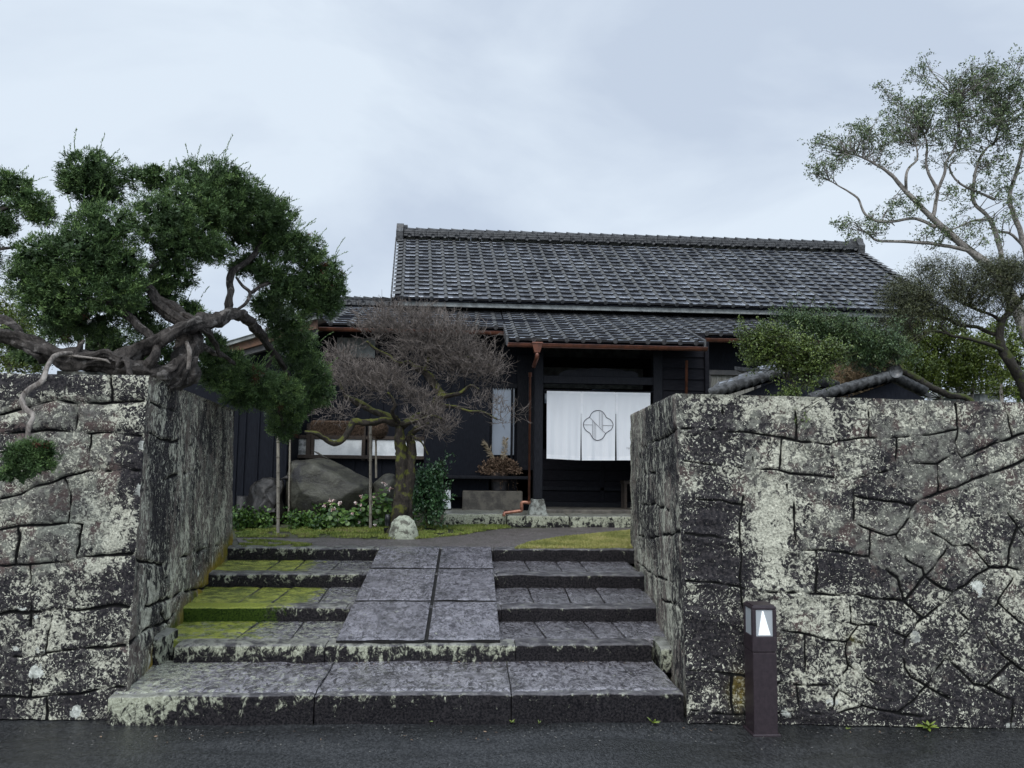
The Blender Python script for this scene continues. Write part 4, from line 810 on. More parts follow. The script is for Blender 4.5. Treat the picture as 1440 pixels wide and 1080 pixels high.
# end walls and back so the block is closed
mb = MB(); mb.box((px1+3.6, WY+.05, GZ-.1), (px1+3.68, 16, zg_side)); mb.box((wx0-.05, WY+.1, GZ-.1), (wx0+.03, 16, zg_side)); mb.box((eL[0]+.15, yb+.1, 2.6), (eL[0]+.23, 16.2, eL[2]+.15)); mb.box((eR[0]-.18, yb+.1, 2.6), (eR[0]-.1, 16.2, eL[2]+.15)); mb.box((wx0, 16.1, GZ), (px1+3.6, 16.2, eL[2]))
mb.prism([(eL[0]+.16, YE+.6, eL[2]), (eL[0]+.16, YR, rL[2]-.1), (eL[0]+.16, 16.6, eL[2])], A(.05, 0, 0)); mb.prism([(eR[0]-.16, YE+.6, eL[2]), (eR[0]-.16, YR, rL[2]-.1), (eR[0]-.16, 16.6, eL[2])], A(.05, 0, 0))
mb.build('end_wall', M_PLASTER, house)
# stone platform under the porch
sx0 = aZ(615, 722, PZ)[0]
mb = MB(); yF = aZ(800, 741, GZ)[1]; plats = [(aZ(716, 728, PZ)[0], 1.35, yF), (1.36, 2.3, yF), (2.31, 3.4, yF)]
for k, (a, b, y) in enumerate(plats): slabmesh(mb, a, b-.006, y, y+.9, GZ-.05, PZ, amp=.008, seed=k*7, lich=.55, rd=.02)
slabmesh(mb, aZ(622, 728, PZ)[0], plats[0][0]-.01, yF+.14, yF+1.1, GZ-.05, PZ+.012, amp=.008, seed=33, lich=.6, rd=.02)
mb.build('platform_stones', M_CURB, house)
mb = MB(); mb.bbox((aY(765, 717, yF+.5)[0], yF+.42, PZ-.05), (3.4, WY, PZ+.05), .012); mb.box((wx0, WY-.3, GZ-.05), (3.5, WY+.1, PZ-.02)); mb.build('threshold_step', M_PLANTER, house)

# ---- left wing of the house: dark boarded end with sloping barge boards
wing = thing('dark_boarded_outbuilding', 'blue black boarded side building with a sloping brown barge board', 'outbuilding', (-4.2, 10.4, GZ))
YW = 10.15; mb = MB(); x0, x1 = aY(318, 650, YW)[0], aY(404, 650, YW)[0]
ww = lambda x, y: aY(x, y, YW)
mb.prism([(x0-1.2, YW, GZ-.1), (x1, YW, GZ-.1), (x1, YW, ww(400, 478)[2]), (x0-1.2, YW, ww(300, 520)[2]-.3)], A(0, .08, 0)); mb.prism([(x1, YW+.02, GZ), (x1, WY+.1, GZ), (x1, WY+.1, 2.6), (x1, YW+.02, 2.6)], A(-.05, 0, 0))
for x in (332, 343, 362, 383, 402): mb.bbox((ww(x, 650)[0]-.012, YW-.02, GZ), (ww(x, 650)[0]+.012, YW+.02, ww(x, 500)[2]-.08), .004)
mb.build('board_wall', M_DARK, wing)
def barge(pts, d0, d1, m, nm, yy):
    mb = MB(); mb.prism([aY(x, y, yy) for x, y in pts], A(0, .1, 0)); mb.build(nm, m, wing)
barge([(290, 507), (300, 512), (445, 472), (445, 462)], 0, 0, M_GREY, 'grey_trim_board', YW-.26)
barge([(290, 495), (290, 506), (445, 462), (445, 447)], 0, 0, M_FASCIA, 'brown_barge_board', YW-.32)
barge([(290, 488), (290, 495), (448, 447), (448, 442)], 0, 0, M_PLASTER, 'verge_cap', YW-.38)
mb = MB(); a, b = aY(290, 489, YW-.4), aY(448, 442, YW-.4); mb.add([a, b, b+A(0, 3.5, 0), a+A(0, 3.5, 0)], [(0, 1, 2, 3)]); mb.build('sheet_roof', M_PLASTER, wing)

# ================================================================== THINGS ON THE PORCH
# divided cloth curtain
NY = PY+.02
nor = thing('door_curtain', 'white three panel split curtain with a dark four lobed emblem in the porch doorway', 'curtain', aY(840, 550, NY))
mb = MB(); a, b = aY(766, 548.5, NY), aY(919, 551.5, NY); mb.tube([a, b], .011, 10, 0, sub=1); mb.build('curtain_rod', M_POST, nor)
panels = [(769, 817, 0), (817.4, 865.5, 1), (866.5, 914.5, 2)]
def npt(x, y, off=0.):
    fold = .012*math.sin(x*.21+.6)*((y-549)/98)+.007*math.sin(x*.55)*((y-549)/98)
    p = aY(x, y, NY); p[1] = NY+fold+off; return p
cl = []
for x0, x1, k in panels:
    nx, ny = 40, 50; Gd = np.zeros((nx, ny, 3))
    for i, u in enumerate(np.linspace(0, 1, nx)):
        for j, v in enumerate(np.linspace(0, 1, ny)):
            gap = .8*np.clip((v-.35)/.65, 0, 1)*(1 if k != 0 else .0); gr = .9*np.clip((v-.35)/.65, 0, 1)
            xl, xr = x0+(gap if k else -.4*v), x1-(gr if k < 2 else 0); bot = 647.3-(2.5 if k == 0 else 0)*(1-u)-.0+(0.2 if k == 1 else 0); topy = 549+(x0+(x1-x0)*u-769)*.018
            Gd[i, j] = npt(xl+(xr-xl)*u, topy+(bot-topy)*v)
    mb = MB(); mb.grid(Gd, 0, True); back = Gd+A(0, .004, 0); mb.grid(back, 0, True)
    o = mb.build('cloth_panel', M_CLOTH, nor); cl.append(o)
    mb = MB(); mb.grid(Gd[:, -4:]-A(0, .003, 0), 0, True); o_ = mb.build('hem', M_CLOTH2, o); mb = MB(); mb.grid(Gd[:, :3]-A(0, .003, 0), 0, True)
    if k: mb.grid(np.stack([npt(x0-1.0, y, -.004) for y in np.linspace(552, 582, 6)]+[npt(x0+2.6, y, -.004) for y in np.linspace(552, 582, 6)]).reshape(2, 6, 3), 0, True)
    mb.build('hem', M_CLOTH2, o)
def strip2(mb, pts, wpx):                      # flat dyed line on the cloth
    pts = np.array(pts, float); t = unit(np.gradient(pts, axis=0)); n = np.stack([-t[:, 1], t[:, 0]], -1)*wpx/2
    mb.grid(np.array([[npt(*(p+q), -.006) for q in (n_, -n_)] for p, n_ in zip(pts, n)]), 0, False)
z1_ = lambda x, y: (760+x/9, 540+y/9)
mb = MB(); C_ = A(*z1_(729, 525)); 
ol = [(722, 335), (775, 345), (812, 385), (835, 425), (880, 450), (912, 490), (916, 530), (895, 575), (850, 605), (822, 630), (800, 670), (770, 700), (722, 714), (680, 700), (648, 665), (625, 625), (585, 595), (555, 560), (543, 520), (550, 478), (580, 445), (618, 420), (640, 380), (675, 348)]
def cr(pts, n=6):
    P = np.array(pts, float); m = len(P); out = []
    for i in range(m):
        a, b, c, d = P[i-1], P[i], P[(i+1) % m], P[(i+2) % m]
        for t in np.arange(n)/n: out.append(.5*(2*b+(-a+c)*t+(2*a-5*b+4*c-d)*t*t+(-a+3*b-3*c+d)*t**3))
    return np.array(out+[out[0]])
strip2(mb, [z1_(*p) for p in cr(ol)], .85)
for l, wd in (([(618, 420), (822, 625)], .5), ([(745, 350), (745, 535)], .35), ([(768, 355), (768, 560)], .35), ([(788, 370), (788, 580)], .45), ([(660, 465), (660, 690)], .45), ([(680, 485), (680, 700)], .35), ([(700, 505), (700, 708)], .35), ([(548, 516), (655, 518)], .45), ([(788, 525), (910, 527)], .45)):
    a, b = A(*l[0]), A(*l[1]); strip2(mb, [z1_(*(a+(b-a)*t)) for t in np.linspace(0, 1, 8)], wd)
mb.build('emblem', M_INK, cl[1])
def text_on(s, x, y, hpx, mat, parent, name):
    cu = bpy.data.curves.new('t', 'FONT'); cu.body = s; cu.size = 1; ob = bpy.data.objects.new('t', cu); COL.objects.link(ob); dg = bpy.context.evaluated_depsgraph_get()
    me = bpy.data.meshes.new_from_object(ob.evaluated_get(dg)); bpy.data.objects.remove(ob); k = hpx/.72
    for v in me.vertices: v.co = Vector(npt(x+v.co.x*k, y-v.co.y*k, -.007).tolist())
    me.materials.clear(); me.materials.append(mat); o = bpy.data.objects.new(name, me); COL.objects.link(o); o.parent = parent; o.matrix_parent_inverse = parent.matrix_world.inverted(); return o
text_on('NA', 880.8, 631.6, 3.2, M_INK2, cl[2], 'lettering')

def pot(cx, cy, zb, h, r0, r1, n=20):
    th = np.arange(n+1)*2*math.pi/n; zs = [0, .02, h*.45, h*.47, h*.5, h, h, h*.85]; rr_ = [r0*.97, r0, r0+(r1-r0)*.45, r0+(r1-r0)*.45+.006, r0+(r1-r0)*.5, r1, r1-.02, r1-.03]
    return np.array([[(cx+r*math.cos(t), cy+r*math.sin(t), zb+z) for t in th] for r, z in zip(rr_, zs)])
by = yF+.75; a, b = aY(650.5, 690, by), aY(735, 692, by); mb = MB(); mb.bbox((a[0], by, PZ+.0), (b[0], by+.3, a[2]), .012)
tag(mb.build('stone_block', M_PLANTER), 'low brown stone block standing on the platform under the bucket planter', 'stone block')
c = aY(702, 691, by+.13); bk = thing('bucket_planter', 'wooden bucket of dried flowers and pale plumes on the stone block', 'planter', c); hB = aY(702, 665, by+.13)[2]-c[2]
mb = MB(); mb.grid(pot(c[0], c[1], a[2]+.002, hB, .11, .13)[:4]); mb.build('lower_band', M_HOOP, bk); mb = MB(); mb.grid(pot(c[0], c[1], a[2]+.002, hB, .11, .13)[3:]); mb.build('bucket', M_BUCKET, bk)
mb = MB(); n = 2600; top_ = A(c[0], c[1], a[2]+hB); th = rng.random(n)*6.28; el = rng.random(n)**1.2*1.35-.1; rad = .08+.18*rng.random(n)**.7
d_ = np.stack([np.cos(th)*np.cos(el), np.sin(th)*np.cos(el)*.8, np.sin(el)*.85], -1); base = top_+d_*rad[:, None]*A(1.2, 1, .95); mb.leaves(base, d_+rng.normal(0, .7, (n, 3)), .035, .018, tint=rng.random(n))
for k in range(60): dd = unit(rng.normal(size=3)*A(1, 1, .4)+A(0, 0, .6)); mb.tube([top_, top_+dd*.15, top_+dd*.3+A(0, 0, -.03)], [.003, .002, .001], 3, 0, sub=2, cap=False, tint=.3)
for k in range(9):
    s0 = top_+A(rs.uniform(-.3, .3), rs.uniform(-.15, .05), .0); pts = [s0+A(0, 0, .02), s0+A(rs.uniform(-.02, .02), 0, -.1), s0+A(rs.uniform(-.04, .04), 0, -.2-rs.random()*.1)]; mb.tube(pts, .002, 3, 0, cap=False, tint=.4); bb = np.array([pts[0]+(pts[2]-pts[0])*t for t in rng.random(12)]); mb.leaves(bb, rng.normal(size=(12, 3)), .025, .018, tint=rng.random(12))
mb.build('dried_flowers', M_DRY, bk)
for pl in ([(699, 662), (697, 648), (690, 634), (684, 624)], [(706, 660), (708, 645), (710, 630), (711, 617)]):
    mb = MB(); pp = np.array([aY(x, y, by+.12) for x, y in pl]); mb.tube(pp, [.006, .005, .004, .002], 5, 0, tint=.4)
    n = 260; t = rng.random(n)**.8*3; i = np.minimum(t.astype(int), 2); f_ = (t-i)[:, None]; bp = pp[i]*(1-f_)+pp[i+1]*f_; dirs = A(-.9, 0, -.25)+rng.normal(0, .35, (n, 3))+(A(0, 0, .9)); dirs = np.where((rng.random(n) < .5)[:, None], dirs, dirs*A(-1, 1, 1)) if pl[0][0] == 706 else dirs
    mb.leaves(bp, dirs, .095 if pl[0][0] == 699 else .06, .008, tint=rng.random(n)); mb.build('plume', M_PLUME, bk)
mb = MB(); p = aY(626, 689, by); q = aY(633.5, 715, by); mb.prism([(p[0]-.02, by, p[2]), (q[0]-.005, by, p[2]), (q[0]+.005, by-.02, q[2]), (p[0]-.03, by-.02, q[2])], A(0, .03, 0)); tag(mb.build('white_board', M_WHITEP), 'small white board leaning by the porch behind the leafy shrub', 'board')
st = thing('low_stool', 'small dark wooden stool in the porch doorway next to the wall end', 'stool', aY(885, 700, PY+.5)); sy = WY-.35; a = aY(877, 676, sy); b = aY(893, 681, sy)
mb = MB(); mb.bbox((a[0], sy-.02, b[2]), (b[0]+.12, sy+.26, a[2]), .006); mb.build('seat', M_BROWN, st)
for x_, y_ in ((a[0]+.01, sy), (b[0]+.06, sy), (a[0]+.01, sy+.2), (b[0]+.06, sy+.2)): mb = MB(); mb.bbox((x_, y_, PZ+.05), (x_+.04, y_+.03, b[2]), .004); mb.build('leg', M_BROWN, st)

# ================================================================== BOLLARD LIGHT
p0 = aZ(1061, 1034, 0); p1 = aZ(1096, 1035, 0); bw = p1[0]-p0[0]; bzt = aY(1078, 853, p0[1])[2]; bol = thing('bollard_light', 'square brown bollard light standing on wet asphalt by the right wall', 'bollard light', (p0[0]+bw/2, p0[1]+bw/2, 0))
x0, y0 = p0[0], p0[1]; zs = aY(1078, 917, y0)[2]
mb = MB(); mb.bbox((x0, y0, -.02), (x0+bw, y0+bw, zs-.003), .003); mb.bbox((x0-.012, y0-.012, -.02), (x0+bw+.012, y0+bw+.012, .006), .003); mb.build('post', M_BOLL, bol)
mb = MB(); z1w, z2w = aY(1078, 895, y0)[2], aY(1078, 858, y0)[2]; e_ = .021; hd = .002
mb.bbox((x0-hd, y0-hd, zs), (x0+bw+hd, y0+bw+hd, z1w), .003)
for xx in (x0-hd, x0+bw-e_+hd):
    for yy in (y0-hd, y0+bw-e_+hd): mb.bbox((xx, yy, z1w-.001), (xx+e_, yy+e_, z2w+.001), .002)
mb.build('lamp_head', M_BOLL, bol)
mb = MB(); mb.bbox((x0-hd, y0-hd, z2w), (x0+bw+hd, y0+bw+hd, bzt), .004); mb.bbox((x0+.006, y0+.006, bzt-.001), (x0+bw-.006, y0+bw-.006, bzt+.006), .002); mb.build('cap', M_BOLL, bol)
for (a, b) in (((x0+e_-.002, y0+.004, z1w), (x0+bw-e_+.002, y0+.008, z2w)), ((x0+.004, y0+e_-.002, z1w), (x0+.008, y0+bw-e_+.002, z2w)), ((x0+bw-.008, y0+e_-.002, z1w), (x0+bw-.004, y0+bw-e_+.002, z2w)), ((x0+e_-.002, y0+bw-.008, z1w), (x0+bw-e_+.002, y0+bw-.004, z2w))):
    mb = MB(); mb.box(a, b); mb.build('lamp_panel', M_LAMP, bol)
mb = MB(); cx, cz = x0+bw/2, z1w; mb.prism([(cx-.034, y0+.0035, z1w+.006), (cx+.034, y0+.0035, z1w+.006), (cx-.004, y0+.0035, z2w-.006), (cx-.012, y0+.0035, z2w-.006)], A(0, -.003, 0)); mb.build('inner_reflector', M_CONE, bol)

# ================================================================== VEGETATION
def pts(lst): return [aY(x, y, Y) for x, y, Y in lst]
def ell(n, c, r, shell=.55):                 # points through an uneven ellipsoid, denser towards its outside
    d = unit(rng.normal(size=(n, 3))); q = shell+(1-shell)*rng.random(n)**.6; R_ = q*(1+.22*fbm(d*2.2+c*3, 2, 4)+.10*fbm(d*6+c, 2, 9)); return c+d*R_[:, None]*r, d
def blobs_px(lst): return [(aY(x, y, Y), A(rx/FPX*Y, dy, ry/FPX*Y)) for x, y, rx, ry, Y, dy in lst]
def juniper_crown(parent, lst, tips=True, dens=430, tsz=1.):
    mb = MB(); mt = MB()
    for c, r in blobs_px(lst):
        r = r*.87; area = (r[0]*r[2]+r[0]*r[1]+r[1]*r[2])*4.2; n = int(area*dens); p, d = ell(n, c, r, .62); tn = rng.random(n)**1.2*.72; tn = tn*rng.uniform(.65, 1.2)
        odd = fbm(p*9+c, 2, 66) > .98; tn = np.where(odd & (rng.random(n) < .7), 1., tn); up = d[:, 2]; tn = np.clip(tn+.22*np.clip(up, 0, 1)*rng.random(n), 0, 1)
        k = 36; P_ = np.repeat(p, k, 0)+rng.normal(0, .013*tsz, (n*k, 3)); D_ = np.repeat(d, k, 0)*.8+A(0, 0, .35)+rng.normal(0, .62, (n*k, 3))
        ln = (.012+.020*rng.random(n*k))*tsz; mb.leaves(P_, D_, ln, .0058*tsz, tint=np.clip(np.repeat(tn, k)+rng.normal(0, .05, n*k)*(np.repeat(tn, k) < .9), 0, 1))
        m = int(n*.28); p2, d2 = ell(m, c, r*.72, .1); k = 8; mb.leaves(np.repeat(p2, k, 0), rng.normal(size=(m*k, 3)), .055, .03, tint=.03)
        if tips:                              # long whip shoots standing out of the top
            sel = np.where((up > .35))[0]; sel = sel[rng.random(len(sel)) < .11]
            for i in sel:
                dd = unit(d[i]*.6+A(.35, 0, .8)+rng.normal(0, .25, 3)); L_ = rng.uniform(.06, .22)*tsz; m_ = int(L_/.005); t = np.linspace(0, 1, m_)[:, None]; bp = p[i]+dd*L_*t+A(.15, 0, -.1)*L_*t**2
                mt.leaves(bp, dd+rng.normal(0, .28, (m_, 3)), .020, .006, tint=rng.random(m_)*.9)
    mb.build('foliage', M_JUN, parent)
    if tips and mt.n: mt.build('shoot_tips', M_JTIP, parent)
J = 5.3
jun = thing('juniper_tree', 'huge gnarled juniper sprawling over the left wall with twisted grey trunk', 'tree', aY(262, 540, 5.3))
juniper_crown(jun, [(130, 243, 52, 35, 5.4, .22), (105, 258, 28, 24, 5.4, .15), (150, 262, 34, 26, 5.5, .18), (130, 285, 22, 14, 5.5, .12), (210, 252, 42, 18, 5.6, .2), (300, 255, 64, 30, 5.7, .3), (330, 280, 62, 38, 5.7, .28), (345, 300, 66, 30, 5.8, .28), (275, 290, 60, 42, 5.5, .28), (230, 310, 60, 42, 5.3, .25), (150, 325, 58, 42, 5.1, .25), (115, 355, 60, 45, 5.0, .25),
 (60, 365, 46, 38, 5.0, .22), (52, 395, 44, 42, 5.0, .22), (100, 410, 70, 42, 5.0, .22), (70, 435, 36, 34, 5.0, .2), (160, 375, 55, 40, 5.1, .22), (165, 415, 50, 34, 5.1, .2), (250, 345, 48, 30, 5.4, .22), (245, 385, 38, 26, 5.5, .2), (222, 412, 36, 26, 5.5, .2), (268, 440, 28, 18, 5.6, .16), (120, 455, 60, 26, 5.3, .18), (190, 440, 40, 24, 5.4, .15),
 (290, 345, 30, 26, 5.5, .2), (390, 305, 34, 32, 5.9, .2), (400, 345, 38, 34, 6.0, .2), (378, 340, 30, 26, 6.0, .2), (435, 355, 30, 28, 6.2, .2), (450, 385, 38, 32, 6.3, .22), (468, 410, 26, 26, 6.4, .2), (455, 430, 30, 20, 6.4, .16), (372, 380, 38, 20, 6.0, .16), (345, 372, 26, 18, 6.0, .14), (392, 402, 36, 20, 6.1, .16), (415, 400, 32, 28, 6.2, .18), (375, 425, 28, 14, 6.3, .14), (300, 352, 30, 20, 5.6, .16), (340, 335, 30, 18, 5.9, .16), (20, 478, 34, 14, 5.3, .12), (432, 425, 30, 26, 6.4, .18), (320, 310, 40, 20, 5.7, .2), (160, 478, 40, 20, 6.0, .15), (215, 500, 50, 26, 6.1, .15), (270, 510, 40, 24, 6.2, .15), (85, 470, 30, 16, 5.7, .12), (300, 500, 20, 18, 6.2, .1), (50, 500, 40, 14, 6.0, .12), (215, 465, 30, 16, 5.9, .12)])
juniper_crown(jun, [(385, 435, 34, 24, 6.7, .2), (405, 460, 36, 32, 6.9, .2), (415, 495, 38, 34, 7.1, .2), (440, 525, 28, 30, 7.3, .2), (452, 550, 20, 26, 7.4, .16), (430, 560, 22, 24, 7.4, .16), (345, 535, 60, 26, 6.6, .28), (310, 535, 32, 22, 6.4, .2), (385, 550, 48, 30, 6.9, .25), (405, 575, 34, 26, 7.2, .2), (398, 598, 26, 26, 7.4, .18), (350, 560, 45, 18, 6.7, .2), (330, 505, 26, 12, 6.3, .12), (300, 480, 22, 14, 6.0, .1)], True, 360, 1.15)
juniper_crown(jun, [(48, 635, 26, 18, 4.25, .09), (30, 640, 24, 20, 4.25, .09), (60, 640, 18, 20, 4.25, .08), (20, 665, 18, 14, 4.22, .07), (52, 655, 22, 12, 4.22, .07)], False, 900, .75)
mb = MB()
def jt(l, r, lob=.3, sides=26, m=0, gn=.5): mb.tube(pts(l), [.84*x/FPX*l[0][2] for x in r], sides, m, lob, 6, gn, random.random()*9, 6)
jt([(-60, 470, 4.95), (0, 472, 4.95), (35, 482, 4.95), (70, 500, 4.9), (110, 507, 4.9), (150, 514, 4.9), (200, 522, 5.0), (240, 528, 5.2)], [9, 9, 11, 14, 14, 13, 14, 16]); jt([(-40, 448, 5.1), (10, 452, 5.1), (30, 470, 5.0), (40, 490, 4.95), (60, 505, 4.9)], [6, 6, 5, 6, 8])
jt([(240, 535, 5.2), (262, 515, 5.2), (268, 490, 5.25), (262, 465, 5.3), (245, 440, 5.3), (222, 422, 5.3), (205, 400, 5.3)], [20, 21, 17, 15, 12, 9, 6], .3, 30); jt([(200, 530, 5.0), (235, 528, 5.1), (258, 510, 5.15), (275, 480, 5.2)], [12, 14, 12, 6])
jt([(150, 520, 4.95), (175, 500, 5.0), (215, 482, 5.05), (255, 463, 5.1), (290, 452, 5.3), (325, 444, 5.6), (345, 446, 5.9), (365, 468, 6.3), (385, 495, 6.7), (402, 520, 7.0), (412, 545, 7.2)], [11, 13, 13, 11, 12, 11, 9, 8, 6, 5, 4]); jt([(205, 402, 5.3), (225, 432, 5.25), (250, 448, 5.2), (272, 458, 5.2)], [4, 8, 9, 6])
jt([(322, 447, 5.7), (322, 420, 5.7), (323, 400, 5.75), (330, 380, 5.8), (348, 368, 5.85), (362, 350, 5.9), (372, 325, 5.9)], [6, 5.5, 5.5, 5, 4.5, 4, 3], .15); jt([(330, 438, 5.7), (345, 428, 5.75), (352, 412, 5.8), (340, 400, 5.8), (332, 390, 5.8)], [2.5, 2.5, 3, 2.5, 2], .1, 8)
jt([(355, 412, 5.85), (372, 400, 5.95), (400, 395, 6.1), (430, 400, 6.2), (455, 405, 6.3)], [3, 3, 3, 2.5, 2], .1, 8); jt([(200, 520, 5.0), (220, 500, 5.0), (215, 478, 5.05), (190, 455, 5.1), (170, 430, 5.1), (160, 390, 5.1), (150, 340, 5.2), (135, 290, 5.4)], [9, 7, 6, 6, 6, 5, 4, 2], .15); jt([(170, 430, 5.1), (130, 420, 5.0), (90, 410, 5.0), (60, 400, 5.0)], [4, 4, 3, 2], .1, 8)
jt([(205, 400, 5.3), (190, 378, 5.3), (200, 368, 5.4), (215, 375, 5.4), (240, 360, 5.5), (280, 330, 5.6), (310, 290, 5.7)], [5, 4, 4, 4, 4, 3, 2], .1, 8); jt([(385, 495, 6.7), (375, 520, 6.7), (360, 545, 6.7), (390, 575, 7.0), (398, 600, 7.3)], [3, 3, 3, 2.5, 2], .1, 8)
jt([(275, 480, 5.2), (295, 492, 5.5), (315, 500, 5.9), (330, 512, 6.2)], [6, 5, 4, 3]); jt([(250, 440, 5.3), (280, 455, 5.2), (300, 480, 5.4), (310, 500, 5.6)], [5, 6, 4, 3]); jt([(170, 505, 4.85), (150, 495, 4.85), (125, 500, 4.85), (105, 497, 4.85), (118, 478, 4.9)], [5, 6, 6, 5, 2]); jt([(165, 515, 4.8), (178, 508, 4.78), (182, 525, 4.75), (190, 534, 4.72)], [5, 5, 4, 2])
mb.build('trunk', M_JBARK, jun)
mb = MB(); jt([(100, 497, 4.75), (78, 500, 4.6), (66, 515, 4.5), (60, 535, 4.42), (40, 548, 4.38), (31, 560, 4.36), (36, 575, 4.33), (46, 585, 4.3), (41, 600, 4.28), (38, 620, 4.25)], [3.5, 3.5, 3.5, 3.8, 4, 3.8, 4.2, 3.2, 3.5, 2.5], .2, 12, 0, .3)
jt([(38, 620, 4.25), (30, 650, 4.25), (22, 665, 4.22)], [1.5, 1.2, .8], .1, 8); jt([(40, 625, 4.25), (55, 645, 4.22)], [1.3, .8], .1, 8); mb.build('deadwood_branch', M_DEAD, jun); mb = MB()
jt([(262, 480, 4.98), (268, 495, 4.98), (265, 520, 4.98)], [3, 4, 3], .2, 10); mb.build('deadwood_snag', M_DEAD, jun); mb = MB(); jt([(60, 495, 4.86), (140, 505, 4.8), (155, 511, 4.8)], [1.5, 2, 1], .1, 8)
mb.build('deadwood_snag', M_DEAD, jun)
jun2 = thing('juniper_tree', 'second juniper showing only a few clipped pads at the far left edge', 'tree', aY(-60, 520, 6.2))
juniper_crown(jun2, [(12, 262, 32, 22, 6.2, .2), (42, 288, 30, 22, 6.2, .2), (60, 305, 16, 16, 6.2, .14), (4, 318, 22, 16, 6.2, .14), (-40, 300, 50, 40, 6.3, .3), (-50, 360, 50, 40, 6.3, .3)], True, 480, 1.1)
mb = MB(); jt([(-60, 540, 6.2), (-70, 450, 6.2), (-50, 380, 6.2), (-30, 340, 6.2), (0, 322, 6.2)], [12, 11, 9, 6, 3]); jt([(-50, 380, 6.2), (-30, 355, 6.2), (5, 350, 6.2), (28, 345, 6.2)], [5, 3, 2.4, 1.5]); jt([(-40, 350, 6.2), (-15, 305, 6.2), (10, 292, 6.2), (40, 288, 6.2)], [5, 3, 3, 2]); mb.build('trunk', M_JBARK, jun2)

# ---- bare plum tree
PLY = 8.7
plum = thing('plum_tree', 'bare umbrella shaped plum tree with mossy limbs in front of the house', 'tree', aY(566, 735, PLY))
mb = MB()
def pt_(l, r, Y=PLY, lob=.12): mb.tube([aY(x, y, Y+dy) for x, y, dy in l], [.86*x/FPX*Y for x in r], 12, 0, lob, 5, .45, random.random()*9, 5)
pt_([(557, 757, 0), (560, 742, 0), (564, 715, 0), (565, 690, 0), (566, 660, 0), (564, 630, 0), (562, 605, 0), (562, 593, 0)], [18, 14, 11, 10, 9.5, 8.5, 7.5, 7]); pt_([(573, 757, .05), (572, 735, .05), (574, 700, .05), (577, 665, .05), (579, 635, .05), (577, 612, .05), (590, 600, .0), (603, 596, .0)], [11, 9, 8, 8, 8, 6, 5, 3])
pt_([(560, 595, 0), (540, 592, -.1), (520, 594, -.15), (500, 593, -.2), (492, 603, -.25), (484, 616, -.3), (470, 623, -.35), (455, 616, -.4), (445, 610, -.45), (428, 607, -.5)], [7, 5.5, 5.5, 5.5, 5, 4.5, 4.5, 4, 3.5, 2]); pt_([(558, 590, 0), (540, 582, .1), (520, 575, .15), (500, 564, .2), (487, 557, .2), (480, 545, .2), (470, 525, .2)], [6, 5, 5.5, 5, 4, 2.5, 1.5])
pt_([(564, 600, 0), (580, 590, .05), (600, 580, .1), (614, 567, .1), (617, 553, .1), (607, 535, .1), (598, 522, .1), (587, 518, .1), (573, 510, .1)], [6, 5, 6, 8, 7.5, 6.5, 5.5, 5, 4]); pt_([(598, 522, .1), (602, 510, .1), (604, 495, .1), (620, 480, .1)], [4, 3.5, 2.5, 1.5]); pt_([(573, 510, .1), (560, 511, 0), (545, 500, 0), (530, 492, 0), (515, 480, 0)], [4, 3, 3.5, 2.5, 1.5])
pt_([(618, 560, .1), (632, 556, 0), (648, 553, -.1), (662, 542, -.15), (674, 548, -.2)], [5, 3.5, 3, 2.5, 1.5]); pt_([(618, 570, .1), (640, 572, .0), (660, 578, -.1), (680, 580, -.1), (700, 590, -.1)], [3.5, 2.5, 2, 1.6, 1]); pt_([(562, 597, 0), (552, 580, -.2), (556, 568, -.25), (545, 552, -.3)], [4, 3, 2.5, 1.5]); pt_([(562, 597, 0), (585, 592, -.25), (605, 585, -.3), (622, 590, -.35)], [4, 3, 2, 1.5])
pt_([(604, 505, .1), (640, 500, .15), (670, 505, .2), (690, 515, .2)], [2.5, 2, 1.6, 1]); pt_([(578, 612, 0), (592, 622, -.1), (602, 640, -.15)], [2.5, 1.5, 1])
mb.build('trunk', M_PBARK, plum)
def twig_mass(mb, lst, n, L0, rad, up=.8, side=3, droop=0., Lmul=1.):
    bl = blobs_px(lst); vol = np.array([b[1].prod()**.8 for b in bl]); cnt = (n*vol/vol.sum()).astype(int)
    for (c, r), m in zip(bl, cnt):
        root = c+A(0, 0, -r[2]*.7)
        for _ in range(m):
            d = unit(rng.normal(size=3)); q = c+d*r*(.25+.62*rng.random()**.7)*(1+.15*math.sin(d[0]*7+d[2]*5)); o = unit(q-root+rng.normal(0, .12, 3)); o = unit(o+A(0, 0, up*.35)); ln = L0*rng.uniform(.6, 1.3)
            P_ = [q]; v = o
            for k in range(3): v = unit(v+rng.normal(0, .28, 3)); P_.append(P_[-1]+v*ln/3)
            mb.tube(P_, [rad, rad*.8, rad*.6, rad*.35], 3, 0, sub=1, cap=False)
            for s_ in range(side):
                b0 = P_[rng.integers(1, 3)]; vv = unit(v+rng.normal(0, .75, 3)+A(0, 0, .25)); l2 = ln*rng.uniform(.3, .7); mb.tube([b0, b0+vv*l2*.5, b0+(vv+rng.normal(0, .2, 3))*l2], [rad*.6, rad*.5, rad*.3], 3, 0, sub=1, cap=False)
mb = MB()
twig_mass(mb, [(560, 455, 58, 30, PLY, .35), (600, 470, 60, 38, PLY, .4), (640, 485, 52, 38, PLY, .4), (672, 515, 40, 30, PLY, .35), (590, 498, 50, 24, PLY, .3), (525, 465, 28, 22, PLY, .25), (640, 520, 45, 22, PLY, .3), (690, 525, 24, 20, PLY, .2)], 1650, .17, .0042)
